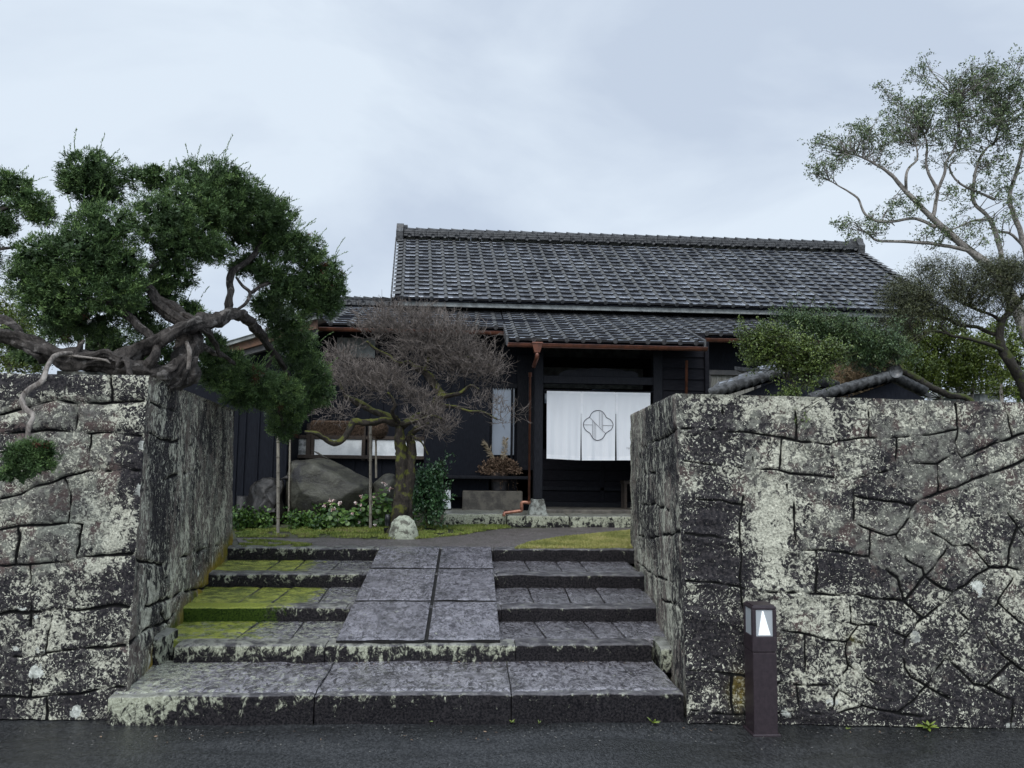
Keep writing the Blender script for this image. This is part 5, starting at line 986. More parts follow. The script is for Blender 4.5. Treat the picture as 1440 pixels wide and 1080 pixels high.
twig_mass(mb, [(500, 535, 45, 28, PLY-.1, .3), (545, 540, 50, 30, PLY-.2, .3), (480, 510, 24, 28, PLY+.1, .25), (590, 560, 30, 18, PLY-.2, .2), (470, 580, 40, 10, PLY-.4, .15), (615, 600, 32, 22, PLY-.2, .25), (600, 585, 30, 16, PLY-.3, .2)], 1050, .15, .004)
twig_mass(mb, [(680, 570, 30, 16, PLY-.1, .2), (710, 585, 28, 18, PLY-.1, .2)], 90, .16, .0035)
mb.build('twigs', M_PTWIG, plum)

# ---- generic leafy tree: limbs, twigs reaching into each leaf mass, leaves
def limbs(parent, defs, mat, lob=.08, gn=.3, name='trunk'):
    m = MB(); nodes = []
    for l, r, Y in defs:
        P_ = [aY(x, y, Y+dy) for x, y, dy in l]; m.tube(P_, [.7*q/FPX*Y for q in r], 10, 0, lob, 4, gn, random.random()*9, 4)
        for a, b in zip(P_[:-1], P_[1:]): nodes += [a*(1-t)+b*t for t in (0, .25, .5, .75)]
    m.build(name, mat, parent); return np.array(nodes)
def leaf_mass(parent, nodes, lst, nper, ll, lw, mat, tw, twn, clus=7, shell=.2, fold=.0, ends_w=.55, tcut=1., tr=.004, jit=.03, tmat=None, twname='twigs', spread=1.):
    mt = MB(); ml = MB(); up = A(0, 0, 1)
    for (c, r), sc in zip(blobs_px([b[:6] for b in lst]), [b[6] if len(b) > 6 else 1. for b in lst]):
        ends = []
        for _ in range(max(3, int(twn*sc))):
            d = unit(rng.normal(size=3)); e_ = c+d*r*(.3+.7*rng.random()**.5)
            if nodes is not None:
                a = nodes[np.argmin(np.linalg.norm(nodes-e_, axis=1)+rng.random(len(nodes))*.15)]
            else: a = c+A(0, 0, -r[2])
            m_ = (a+e_)/2+rng.normal(0, .06, 3)+A(0, 0, .03); mt.tube([a, m_, e_], [tr*1.6, tr, tr*.5], 4, 0, sub=3, cap=False)
            for k in range(3):
                b = m_+(e_-m_)*rng.random(); f = b+unit((e_-m_)+rng.normal(0, .2, 3))*rng.uniform(.06, .16)*spread; mt.tube([b, (b+f)/2+rng.normal(0, .01, 3), f], [tr*.6, tr*.5, tr*.3], 3, 0, sub=1, cap=False); ends.append(f)
            ends.append(e_)
        ends = np.array(ends); n = int(nper*sc); p, _d = ell(n, c, r, shell)
        # pull most leaf clusters to twig ends
        k = rng.integers(0, len(ends), n); w_ = rng.random(n)[:, None] < ends_w; p = np.where(w_, ends[k]+rng.normal(0, jit, (n, 3)), p)
        P_ = np.repeat(p, clus, 0)+rng.normal(0, ll*.45, (n*clus, 3)); D_ = rng.normal(size=(n*clus, 3))+A(0, 0, .35)
        tn = np.clip(np.repeat(rng.random(n), clus)*.7+rng.random(n*clus)*.3, 0, tcut); ml.leaves(P_, D_, ll*rng.uniform(.7, 1.25, n*clus), lw, flat=up+rng.normal(0, .7, (n*clus, 3)), tint=tn)
    if tmat is not None and mt.n: mt.build(twname, tmat, parent)
    ml.build('foliage', mat, parent)

# tall pale limbed tree at the far right
TY = 9.2
t1 = thing('broadleaf_tree', 'tall open tree with pale curving limbs and small sparse leaves at the right edge', 'tree', aY(1475, 640, TY))
nd1 = limbs(t1, [([(1475, 720, 0), (1470, 560, 0), (1445, 470, 0), (1410, 395, 0), (1384, 368, 0), (1359, 349, 0), (1335, 328, 0), (1318, 314, 0), (1298, 293, 0), (1276, 272, 0), (1262, 255, 0), (1251, 244, 0), (1230, 230, 0), (1207, 219, 0), (1184, 214, 0)], [15, 14, 12, 11, 9, 7.5, 7, 6.5, 5.5, 5, 4, 3.5, 2.5, 2, 1.2], TY),
 ([(1312, 306, 0), (1316, 285, 0), (1318, 267, .1), (1308, 248, .1), (1302, 230, .1), (1304, 205, .1), (1295, 175, .1)], [4.5, 4, 3.5, 3, 2.6, 2, 1], TY), ([(1318, 270, .1), (1328, 245, 0), (1330, 228, 0), (1342, 208, 0), (1350, 170, 0), (1345, 130, 0)], [3.5, 3, 2.5, 2, 1.5, .8], TY), ([(1274, 268, 0), (1274, 250, -.1), (1278, 236, -.1), (1290, 222, -.1), (1285, 190, -.1)], [3.5, 3, 2.5, 2, 1], TY),
 ([(1315, 319, 0), (1296, 310, 0), (1282, 307, 0), (1258, 311, 0), (1234, 311, 0), (1218, 302, 0), (1212, 292, 0), (1205, 278, 0), (1184, 264, 0), (1160, 250, 0)], [4, 3.5, 3, 2.8, 2.8, 2.6, 2.4, 2.2, 1.5, .8], TY), ([(1362, 352, 0), (1335, 347, 0), (1304, 342, .05), (1270, 340, .05), (1234, 338, .05), (1220, 328, .05), (1205, 322, .05)], [4.5, 4, 3.6, 3.2, 2.6, 2, 1.2], TY),
 ([(1404, 390, 0), (1409, 368, .1), (1405, 345, .2), (1396, 315, .2), (1385, 300, .2), (1370, 285, .2), (1369, 258, .2), (1376, 228, .2), (1388, 208, .2), (1401, 197, .2), (1410, 150, .2)], [6, 5, 5, 4.5, 4, 4, 3.4, 3, 2.5, 2, 1], TY), ([(1446, 472, 0), (1452, 420, .15), (1445, 370, .3), (1436, 330, .3), (1425, 300, .3), (1420, 275, .3), (1430, 240, .3), (1440, 200, .3), (1450, 150, .3)], [7, 6.5, 6, 5.5, 5, 4.5, 4, 3, 2], TY), ([(1438, 345, .3), (1420, 328, .2), (1405, 326, .2), (1390, 320, .2)], [3, 3, 2.5, 1.5], TY), ([(1396, 308, .2), (1372, 310, .1), (1350, 318, 0), (1335, 325, 0)], [3, 2.5, 2, 1.5], TY), ([(1398, 280, .2), (1350, 258, .1), (1335, 235, .1), (1345, 225, .1)], [3, 2.2, 2, 1], TY)], M_SBARK)
leaf_mass(t1, nd1, [(1290, 175, 55, 38, TY, .5, 1.9), (1270, 145, 40, 25, TY, .4, .5), (1365, 125, 50, 40, TY, .5, 1.9), (1410, 110, 40, 38, TY, .5, 1.7), (1430, 160, 45, 45, TY, .5, 1.9), (1375, 175, 50, 35, TY, .5, 1.4), (1320, 160, 40, 35, TY, .4, 1.1), (1340, 215, 45, 30, TY, .4, .6), (1420, 220, 40, 35, TY, .4, .8), (1235, 185, 45, 26, TY, .35, .75), (1200, 195, 40, 22, TY, .3, .5), (1158, 200, 22, 14, TY, .2, .32), (1155, 238, 22, 12, TY, .2, .42), (1185, 225, 30, 16, TY, .2, .3), (1240, 215, 35, 20, TY, .3, .4), (1300, 82, 14, 12, TY, .15, .12), (1290, 105, 28, 16, TY, .2, .22), (1245, 120, 14, 8, TY, .12, .12), (1265, 290, 34, 18, TY, .25, .45), (1215, 325, 36, 12, TY, .2, .42), (1185, 315, 18, 8, TY, .15, .18), (1240, 300, 25, 14, TY, .2, .25), (1320, 335, 30, 14, TY, .25, .4), (1345, 285, 40, 24, TY, .3, .35), (1400, 260, 40, 28, TY, .3, .45), (1425, 290, 30, 30, TY, .3, .4), (1380, 330, 40, 20, TY, .3, .5)],
 360, .034, .015, M_LEAF1, 0, 30, 5, .15, tr=.0045, jit=.02, ends_w=.85, tmat=M_SBARK)
# dark gnarled tree with sparse brownish needles
DY = 7.2
t2 = thing('gnarled_tree', 'dark mossy trunked tree with sparse brownish foliage above the right wall', 'tree', aY(1460, 620, DY))
nd2 = limbs(t2, [([(1470, 640, 0), (1452, 575, 0), (1438, 540, 0), (1425, 515, 0), (1412, 495, 0), (1406, 475, 0), (1408, 455, 0), (1418, 440, 0), (1432, 425, 0), (1450, 405, 0)], [14, 12, 11, 10.5, 10, 8, 7, 6, 5, 4], DY), ([(1410, 492, 0), (1392, 485, -.1), (1370, 478, -.1), (1352, 474, -.1), (1335, 470, -.1), (1320, 458, -.1)], [5, 4.5, 4, 3.5, 3, 2], DY), ([(1408, 472, 0), (1390, 468, .1), (1375, 460, .1), (1350, 457, .1), (1330, 448, .1), (1300, 440, .1), (1285, 430, .1)], [5, 4.5, 4, 3.5, 3, 2.2, 1.4], DY), ([(1410, 455, 0), (1398, 445, 0), (1380, 438, 0), (1360, 430, 0), (1340, 420, 0)], [4, 3.5, 3, 2, 1.2], DY), ([(1415, 445, 0), (1418, 425, .1), (1424, 400, .1), (1420, 380, .1)], [4, 3.5, 2.5, 1.5], DY), ([(1335, 470, -.1), (1310, 465, -.1), (1290, 480, -.15), (1270, 488, -.15), (1255, 505, -.15)], [2.5, 2, 2, 1.6, 1.2], DY)], M_MBARK)
leaf_mass(t2, nd2, [(1290, 405, 40, 28, DY, .35, 1), (1265, 415, 30, 26, DY, .3, .8), (1330, 395, 46, 32, DY, .35, .9), (1370, 395, 40, 34, DY, .35, 1), (1405, 385, 34, 26, DY, .3, 1.1), (1432, 385, 26, 28, DY, .3, 1), (1310, 430, 46, 22, DY, .3, .9), (1270, 448, 32, 22, DY, .3, .8), (1385, 420, 40, 22, DY, .3, .7), (1320, 375, 22, 16, DY, .2, .3), (1345, 452, 40, 14, DY, .25, .4), (1300, 375, 14, 10, DY, .15, .15), (1275, 475, 26, 14, DY, .2, .35), (1430, 430, 20, 20, DY, .2, .4)], 900, .026, .006, M_LEAF2, 0, 34, 6, .2, tr=.0032, jit=.03, tmat=M_MBARK)
# leaning tree with dark pointed leaves
LY = 6.1
t3 = thing('leaning_tree', 'low tree leaning left on a mossy trunk with dark pointed leaves behind the right wall', 'tree', aY(1365, 575, LY))
nd3 = limbs(t3, [([(1400, 600, 0), (1362, 562, 0), (1335, 555, 0), (1310, 545, 0), (1290, 533, 0), (1268, 521, 0), (1250, 514, 0), (1235, 510, 0), (1215, 505, 0), (1190, 496, 0)], [8, 7, 7, 7.5, 7.5, 7, 6, 5, 3.5, 2.5], LY), ([(1235, 510, 0), (1210, 490, 0), (1180, 476, 0), (1150, 462, 0), (1125, 452, 0)], [4, 3.5, 3, 2, 1.2], LY), ([(1268, 521, 0), (1255, 500, 0), (1240, 485, 0), (1230, 470, 0)], [3, 2.5, 2, 1.2], LY), ([(1250, 508, 0), (1258, 495, 0), (1280, 480, 0), (1305, 462, 0)], [1.6, 1.4, 1.1, .8], LY)], M_MBARK)
leaf_mass(t3, nd3, [(1135, 455, 30, 15, LY, .2, .9), (1165, 462, 34, 17, LY, .22, 1.1), (1195, 475, 36, 20, LY, .25, 1.1), (1225, 482, 34, 24, LY, .25, 1.1), (1250, 492, 28, 22, LY, .22, 1), (1190, 497, 30, 12, LY, .2, .7), (1110, 446, 16, 7, LY, .1, .3), (1225, 505, 26, 12, LY, .2, .5)], 620, .028, .0065, M_LEAF3, 0, 22, 8, .3, tr=.003, jit=.025, tmat=M_MBARK)
# round leaved shrub rooted in the wall joint
SY = 4.75
t4 = thing('round_leaved_shrub', 'green round leaved shrub rooted in a joint at the top of the right wall', 'shrub', aY(1121, 570, SY))
nd4 = limbs(t4, [([(1118, 617, -.28), (1119, 600, -.27), (1121, 580, -.26), (1122, 563, -.2), (1121, 552, -.1), (1117, 540, 0), (1108, 528, 0), (1100, 515, 0), (1090, 500, 0)], [2.2, 2.4, 3, 3.6, 3, 2.5, 2.2, 1.8, 1.2], SY), ([(1121, 555, -.1), (1126, 545, 0), (1132, 535, 0), (1145, 520, 0), (1155, 505, 0)], [2.5, 2, 1.8, 1.4, 1], SY), ([(1108, 528, 0), (1092, 505, 0), (1075, 490, 0)], [1.6, 1.3, .9], SY)], M_MBARK)
leaf_mass(t4, nd4, [(1062, 482, 30, 20, SY, .12, 1), (1085, 475, 32, 22, SY, .14, 1.1), (1108, 488, 34, 22, SY, .15, 1.1), (1075, 500, 34, 16, SY, .14, .9), (1130, 500, 34, 22, SY, .15, 1), (1160, 500, 26, 22, SY, .14, .9), (1145, 520, 32, 15, SY, .14, .8), (1115, 515, 30, 14, SY, .12, .7), (1178, 492, 14, 12, SY, .08, .3), (1112, 552, 16, 8, SY-.15, .05, .25), (1125, 590, 8, 5, SY-.28, .02, .05)], 480, .016, .011, M_LEAF4, 0, 16, 5, .25, tr=.002, jit=.02, tmat=M_MBARK, spread=.6)
# bright green shrubs behind, dry twiggy shrub
for (lst, lb, Y_) in (([(1300, 470, 36, 30, 8.2, .4), (1340, 490, 44, 34, 8.2, .4), (1385, 495, 40, 34, 8.2, .4), (1330, 525, 46, 24, 8.2, .35), (1290, 520, 26, 34, 8., .3), (1270, 545, 18, 16, 7.8, .2), (1375, 530, 40, 24, 8.2, .35)], 'bright yellow green shrub behind the leaning tree', 8.2), ([(1420, 470, 30, 40, 9.5, .4), (1425, 540, 30, 26, 9.5, .4), (1440, 500, 30, 40, 9.5, .4)], 'green shrub at the right edge behind the dark mossy trunk', 9.5)):
    o = thing('leafy_shrub', lb, 'shrub', aY(lst[1][0], 640, Y_)); x_ = lst[1][0]
    ndx = limbs(o, [([(x_+dx_, 660, 0), (x_+dx_*1.2, 560, 0), (x_+dx_*1.6, 500, 0)], [4, 3.5, 2], Y_) for dx_ in (-14, 6, 22)], M_SBARK); leaf_mass(o, ndx, lst, 520, .036, .017, M_LEAF5, 0, 14, 7, .25, tr=.004, tmat=M_MBARK)
o = thing('dry_shrub', 'dry tan twiggy shrub between the two small tiled roofs', 'shrub', aY(1212, 580, 7.4)); mb = MB(); twig_mass(mb, [(1212, 530, 34, 22, 6.9, .25), (1192, 545, 26, 18, 6.9, .2), (1232, 525, 24, 18, 6.9, .2)], 900, .14, .0042, 1.2); mb.build('twigs', M_TAN, o)
mb = MB(); mb.tube([aY(1212, 640, 7.4), aY(1210, 590, 7.4), aY(1212, 550, 7.4)], [.02, .016, .01], 6, 0); mb.build('stem', M_TAN, o)
# pale foliage far left behind the juniper
o = thing('background_shrub', 'light green shrub far left behind the sprawling juniper', 'shrub', aY(10, 560, 9)); ndx = limbs(o, [([(10, 640, 0), (12, 520, 0), (15, 450, 0)], [4, 3, 2], 9.)], M_SBARK)
leaf_mass(o, ndx, [(5, 420, 26, 18, 9., .3, .6), (25, 450, 30, 22, 9., .3), (-10, 470, 34, 26, 9., .3), (40, 490, 40, 24, 9., .3), (20, 510, 40, 16, 9., .3)], 420, .034, .015, M_LEAF5, 0, 12, 6, .2, tmat=M_SBARK)

# ================================================================== GARDEN THINGS
def rock(name, mat, x0, x1, ytop, Y, label_, cat, sil=None, dy=.4, zb=GZ-.05, seed=0, facet=.16, hf=.03):
    # closed rock: silhouette heights over its width, swept round a faceted dome
    a = aY(x0, 700, Y)[0]; b = aY(x1, 700, Y)[0]; n, m = 64, 48; cx = (a+b)/2; hx_ = (b-a)/2
    ps = sorted(sil); sxx = np.array([aY(p[0], 700, Y)[0] for p in ps]); szz = np.array([aY(p[0], p[1], Y)[2] for p in ps])-zb
    T = np.linspace(0, 2*math.pi, n); V_ = np.linspace(0, 1, m); Gd = np.zeros((n, m, 3))
    for i, t in enumerate(T):
        for j, v in enumerate(V_):
            rr_ = math.sin(v*math.pi/2)**.55; x = cx+hx_*math.cos(t)*rr_; y = Y+dy*math.sin(t)*rr_; H = np.interp(x, sxx, szz); Gd[i, j] = (x, y, zb+H*(1-rr_**5)**.45)
    c = A(cx, Y, zb); d = Gd-c; dirs = unit(d); f = facet*np.round(fbm(dirs*1.6+seed, 1, seed)*4)/4*.35+hf*fbm(dirs*5+seed, 4, seed+3); Gd = c+d*(1+f[..., None]); Gd[-1] = Gd[0]
    mb = MB(); mb.grid(Gd, 0, True); return tag(mb.build(name, mat), label_, cat)
def hull_rock(px, mat, lb, seed=0, cuts=5, amp=.02):
    import bmesh
    bm = bmesh.new()
    for x, y, Y in px: bm.verts.new(aY(x, y, Y))
    r = bmesh.ops.convex_hull(bm, input=bm.verts[:]); bmesh.ops.delete(bm, geom=[v for v in bm.verts if not v.link_faces], context='VERTS')
    bmesh.ops.bevel(bm, geom=bm.edges[:]+bm.verts[:], offset=.02, segments=2, affect='EDGES', profile=.6)
    bmesh.ops.triangulate(bm, faces=bm.faces[:]); 
    for _ in range(3):
        ed = [e for e in bm.edges if e.calc_length() > .05]; bmesh.ops.subdivide_edges(bm, edges=ed, cuts=1); bmesh.ops.triangulate(bm, faces=bm.faces[:])
    bm.normal_update(); V = np.array([v.co[:] for v in bm.verts]); Nn = np.array([v.normal[:] for v in bm.verts]); h = amp*fbm(V*3+seed, 2, 3)+amp*.5*fbm(V*11+seed, 3, 8)
    for v, n_, d in zip(bm.verts, Nn, h): v.co = Vector((A(*v.co)+n_*d).tolist())
    me = bpy.data.meshes.new('garden_rock'); bm.to_mesh(me); bm.free(); me.materials.append(mat)
    for p in me.polygons: p.use_smooth = True
    o = bpy.data.objects.new('garden_rock', me); COL.objects.link(o); return tag(o, lb, 'rock')
hull_rock([(409, 735, 10.1), (400, 712, 10.1), (404, 668, 10.0), (408, 650, 9.95), (434, 647, 9.8), (448, 642, 10.0), (462, 646, 10.0), (500, 665, 9.95), (524, 678, 9.9), (516, 700, 9.75), (490, 728, 9.7), (440, 735, 9.75), (420, 690, 9.62), (436, 703, 9.6), (463, 708, 9.55), (505, 686, 9.65), (440, 655, 9.7), (430, 650, 10.5), (500, 670, 10.5), (415, 735, 10.5), (515, 735, 10.5)], M_BIGROCK, 'biggest garden rock, angular and grey with a dark blotch', 2)
hull_rock([(520, 735, 10.0), (524, 680, 10.0), (540, 668, 9.95), (556, 666, 10.0), (560, 720, 9.9), (530, 730, 9.8), (545, 690, 9.8), (556, 690, 10.3), (524, 700, 10.3), (556, 735, 10.2)], M_BIGROCK, 'smaller slanted rock between the biggest rock and the plum trunk', 5)
hull_rock([(350, 735, 9.9), (353, 690, 9.9), (358, 677, 9.9), (385, 674, 9.95), (400, 672, 10.), (398, 735, 9.9), (360, 725, 9.7), (390, 722, 9.7), (372, 690, 9.75), (390, 700, 10.4), (355, 700, 10.3), (380, 735, 10.4)], M_ROCK, 'low dark rough rock left of the biggest rock', 8, 5, .05)
rock('boulder', M_BOULD, 547, 590, 727, aZ(568, 758, GZ)[1]+.16, 'small rounded white lichened boulder at the edge of the path', 'boulder', [(546, 758), (549, 742), (554, 730), (562, 726.5), (575, 727), (584, 733), (588, 742), (591, 758)], .17, GZ-.03, 4, .05, .05)
mb = MB(); p = aY(341, 700, 9.2); mb.tube([A(p[0], 9.2, GZ-.05), A(p[0], 9.2, aY(341, 698, 9.2)[2])], [.075, .06], 14, 0, .08, 2, .3, 2, 1); tag(mb.build('tree_stump', M_ROCK), 'narrow upright stump at the garden edge behind the left wall end', 'stump')
def cane(x, y0, x1, y1, Y, r, lb, grp='bamboo canes propping the garden trees'):
    mb = MB(); a, b = aY(x1, y1, Y), aY(x, y0, Y); mb.tube([a, b], [r, r*.9], 8, 0, sub=1)
    n = int(np.linalg.norm(b-a)/.16)
    for k in range(1, n): c_ = a+(b-a)*k/n; mb.tube([c_-A(0, 0, .006), c_, c_+A(0, 0, .006)], [r, r*1.22, r], 8, 0, sub=1)
    return tag(mb.build('bamboo_cane', M_BAMBOO), lb, 'bamboo cane', grp)
cY = aZ(391, 748, GZ)[1]; cane(391, 600, 391, 750, cY, .019, 'thick bamboo cane propping the hanging juniper branch'); cane(521, 592, 521, 742, 9.3, .018, 'tall bamboo cane standing in front of the rocks left of the plum trunk')
cane(408, 615, 406, 722, 9.9, .013, 'thin dark cane behind the left end of the biggest rock'); cane(528.5, 618, 529, 672, 10.0, .014, 'short cane carrying the round straw ball')
mb = MB(); c = aY(533.5, 604, 9.95); th = np.linspace(0, 2*math.pi, 25); ph = np.linspace(.02, math.pi-.02, 16); Gd = np.array([[c+(.098+.006*math.sin(9*t+5*p_))*A(math.sin(p_)*math.cos(t), math.sin(p_)*math.sin(t), 1.15*math.cos(p_)) for p_ in ph] for t in th]); mb.grid(Gd); n = 1500; d = unit(rng.normal(size=(n, 3))); mb.leaves(c+d*.1*A(1, 1, 1.15), d+rng.normal(0, .8, (n, 3)), .03, .005); tag(mb.build('straw_ball', M_STRAW), 'round brown straw ball on a short cane beside the plum trunk', 'ornament')
mb = MB(); a, b = aY(437, 609, 10.3), aY(512, 592, 10.3); mb.bbox((a[0], 10.3, a[2]), (b[0], 10.38, b[2]), .02); n = 3500; p = A(*a)+rng.random((n, 3))*A(b[0]-a[0], 0, b[2]-a[2]); p[:, 1] = 10.297; mb.leaves(p, A(0, 0, -1)+rng.normal(0, .3, (n, 3))+A(0, -.3, 0), .05, .006); tag(mb.build('straw_screen', M_STRAW), 'hanging brown straw screen under the eave behind the plum limbs', 'screen')
# small wooden garden shrine
sh = thing('garden_shrine', 'small gabled grey wooden shrine half hidden behind the juniper trunk', 'shrine', aY(128, 540, 6.0)); Yv = 6.0; v = lambda x, y, d=0: aY(x, y, Yv+d)
mb = MB(); mb.prism([v(105, 471.5), v(128, 460), v(141, 468), v(141, 470), v(128, 462.5), v(105, 474)], A(0, -.02, 0)); mb.prism([v(104, 472), v(128, 460.2), v(129, 449), v(113, 452)], A(0, .02, 0)); mb.prism([v(128, 460.2), v(145, 470), v(147, 458), v(129, 449)], A(0, .02, 0)); mb.build('roof', M_GREY, sh)
mb = MB(); mb.prism([v(121, 468.5), v(128, 464.5), v(138, 468.5)], A(0, .02, 0)); mb.build('gable_board', M_PALEW, sh)
a, b = v(108, 520), v(140, 470); mb = MB(); mb.box((a[0]+.02, Yv+.06, a[2]), (b[0], Yv+.4, b[2]-.01)); mb.build('body', M_INT, sh)
mb = MB(); mb.bbox((v(107, 500)[0], Yv, v(107, 520)[2]), (v(112, 500)[0], Yv+.05, v(107, 473)[2]), .004); mb.build('post', M_BROWN, sh); mb = MB(); mb.bbox((v(137, 500)[0], Yv, v(107, 520)[2]), (v(141, 500)[0], Yv+.05, v(107, 471)[2]), .004); mb.build('post', M_BROWN, sh); mb = MB(); mb.box((a[0]-.2, Yv+.1, GZ), (b[0]+.2, Yv+.4, a[2])); mb.build('base', M_CONC, sh)
# two small tiled gate roofs behind the right wall
def gate_roof(lb, q, apex, right, Y0, nrow, ncol, back=1.1):
    o = thing('garden_roof', lb, 'small roof', aY(apex[0], 620, Y0)); nl, nt, ft, fl = q   # near low, near top, far top, far low
    mb = MB(); roof(mb, nl, fl, nt, ft, ncol, nrow, .02, .02, 9, False); mb.add([p-A(0, 0, .03) for p in (nl, fl, ft, nt)], [(0, 1, 2, 3)], 2); mb.build('tiles', RM, o)
    mb = MB(); n = 9
    for k in range(n):                        # barrel tiles down the near edge
        a, b = nt+(nl-nt)*k/n, nt+(nl-nt)*(k+1.1)/n; mb.tube([a+A(0, -.02, .035), b+A(0, -.02, .02)], [.038, .046], 10, 0, sub=1)
    mb.tube([nt+A(-.02, -.08, .045), nt+A(.02, .06, .05)], [.05, .048], 12, 0, sub=1); mb.build('edge_tiles', simple('wet light edge tile', (.12, .124, .128), (.03, .03, .03), 26, .35, .6, .6), o)
    mb = MB(); ap = nt+A(.02, .05, -.03); rt = aY(*right, Y0+.05); mb.prism([nl+A(.1, .04, -.05), ap, rt, rt-A(0, 0, .12), ap-A(0, 0, .13), nl+A(.1, .04, -.14)], A(0, .05, 0)); mb.prism([nl+A(.15, .12, -.1), ap+A(0, .08, -.1), rt+A(-.05, .08, -.1), A(rt[0]-.05, rt[1]+.08, GZ+.0), A(nl[0]+.15, nl[1]+.12, GZ)], A(0, .05, 0)); mb.build('gable', M_DARK, o)
    mb = MB(); mb.prism([ap+A(0, 0, .03), rt+A(.06, 0, .0), rt+A(.06, back, .1), ap+A(0, back, .2)], A(0, 0, .035)); 
    for k in range(6): a, b = ap+(rt-ap)*k/6, ap+(rt-ap)*(k+1.1)/6; mb.tube([a+A(0, 0, .07), b+A(0, 0, .055)], [.036, .044], 10, 0, sub=1)
    mb.build('far_slope', M_NOSHI, o)
gate_roof('small gabled garden roof under the round leaved shrub behind the right wall', (aY(1000, 557, 6.0), aY(1100, 527, 6.0), aY(1093, 508, 6.9), aY(1014, 541, 6.9)), (1104, 527), (1176, 552), 6.0, 6, 7)
gate_roof('small tiled garden roof at the right, under the leaning mossy trunk', (aY(1140, 564, 5.9), aY(1256, 532, 5.9), aY(1243, 529, 6.4), aY(1128, 562, 6.4)), (1256, 532), (1300, 560), 5.9, 7, 3, .5)
mb = MB(); a = aY(1384, 553, 12); b = aY(1412, 540, 12); mb.prism([aY(1380, 553, 12), aY(1386, 541, 12), aY(1410, 541, 12), aY(1420, 553, 12)], A(0, 1.5, 0)); mb.box((a[0], 12.1, GZ), (b[0], 13.4, a[2])); tag(mb.build('garden_shed', M_PLASTER), 'distant pale shed roof glimpsed between trunks at the far right', 'shed')

# ---- camellia shrub, flowering plants, spotlight
cam_ = thing('camellia_shrub', 'dark glossy leaved shrub right of the plum trunk', 'shrub', aY(600, 735, 9.2)); ndx = limbs(cam_, [([(600, 740, 0), (598, 710, 0), (594, 670, 0)], [2, 1.6, 1], 9.2), ([(602, 740, 0), (610, 700, 0), (618, 662, 0)], [2, 1.5, .8], 9.2)], M_MBARK)
leaf_mass(cam_, ndx, [(598, 692, 20, 22, 9.2, .22, 1), (610, 682, 15, 24, 9.2, .18, .8), (592, 672, 12, 14, 9.2, .15, .4), (610, 712, 17, 16, 9.2, .18, .8), (588, 708, 12, 14, 9.2, .16, .5), (620, 658, 5, 10, 9.2, .08, .15)], 330, .042, .022, M_LEAF6, 0, 16, 4, .3, tmat=M_MBARK)
def begonia(x, y, wpx, hpx, Y, nf, lb, lls=.055):
    base = aZ(x, y, GZ); Y = base[1]; o = thing('flowering_plant', lb, 'plant', (base[0], Y, GZ), 'pale pink flowering plants round the plum tree'); n = int(wpx*3.2); c = A(base[0], Y, GZ+hpx/FPX*Y*.45); r = A(wpx/FPX*Y*.5, .16, hpx/FPX*Y*.5)
    p, d = ell(n, c, r, .3); mb = MB(); ms = MB(); k = 8
    for i in range(n):                       # each leaf a rounded disc tilted outwards
        nn = unit(d[i]*.6+A(0, -.5, .9)+rng.normal(0, .25, 3)); u_ = unit(np.cross(nn, A(.2, 1, .1))); v_ = np.cross(nn, u_); s_ = lls*.5*rng.uniform(.6, 1.2); th = np.arange(k)*2*math.pi/k; ring = p[i]+s_*(np.cos(th)[:, None]*u_*1.15+np.sin(th)[:, None]*v_)+nn*.004*np.cos(2*th)[:, None]
        tn = rng.random(); mb.add(np.vstack([ring, p[i]-nn*.006]), np.array([(j, (j+1) % k, k) for j in range(k)]), 0, True, tint=tn)
    for i in range(0, n, 3): ms.tube([A(base[0]+rng.normal(0, .03), Y+rng.normal(0, .03), GZ-.01), p[i]], [.004, .002], 4, 0, sub=1, cap=False, tint=.5)
    mb.build('leaves', M_LEAF7, o); ms.build('stems', M_LEAF7, o)
    for _ in range(nf*2):
        d_ = unit(rng.normal(size=3)*A(1, .4, 1)+A(0, -.6, .5)); q = c+d_*r*1.08; mf = MB(); m = 9; mf.leaves(q+rng.normal(0, .006, (m, 3)), rng.normal(size=(m, 3))+A(0, -.6, .3), .026, .022, tint=rng.random(m)); mf.build('flower', M_PINK, o)
for a in ((470, 742, 40, 38, 9, 4, 'flowering plant leftmost in the row at the foot of the biggest rock'), (493, 742, 32, 30, 9, 2, 'low flowering plant between the biggest rock and the front cane'), (515, 741, 34, 50, 9, 5, 'flowering plant around the foot of the front bamboo cane'), (538, 742, 34, 62, 9, 5, 'tallest flowering plant just left of the plum trunk'), (578, 740, 24, 42, 9, 3, 'flowering plant right against the plum trunk'), (603, 741, 30, 36, 9, 4, 'flowering plant below the dark glossy shrub')): begonia(*a)
for (x, y, w_, h_, lb) in ((365, 744, 40, 26, 'low dark leafy plant beside the thick bamboo cane'), (338, 745, 26, 36, 'leafy plant in front of the stump at the left wall end'), (425, 742, 44, 22, 'low leafy plant under the biggest rock'), (450, 745, 26, 14, 'tiny leafy plant right of the thick bamboo cane')):
    base = aZ(x, y, GZ); o = thing('leafy_plant', lb, 'plant', base, 'low leafy plants along the garden edge'); leaf_mass(o, None, [(x, y-h_*.4, w_*.5, h_*.5, base[1], .15)], int(w_*6), .05, .032, M_LEAF7, 0, 8, 3, .2, tmat=M_LEAF7, twname='stems')
sp_ = thing('garden_spotlight', 'small black garden spotlight beside the white lichened boulder', 'spotlight', aZ(545, 752, GZ)); yy = aZ(545, 752, GZ)[1]; mb = MB(); mb.tube([aY(546, 754, yy), aY(546, 742, yy)], [.008, .008], 8, 0, sub=1); mb.tube([aY(540, 745, yy), aY(548, 744, yy)], [.02, .02], 8, 0, sub=1); mb.build('stake', M_BLACK, sp_)
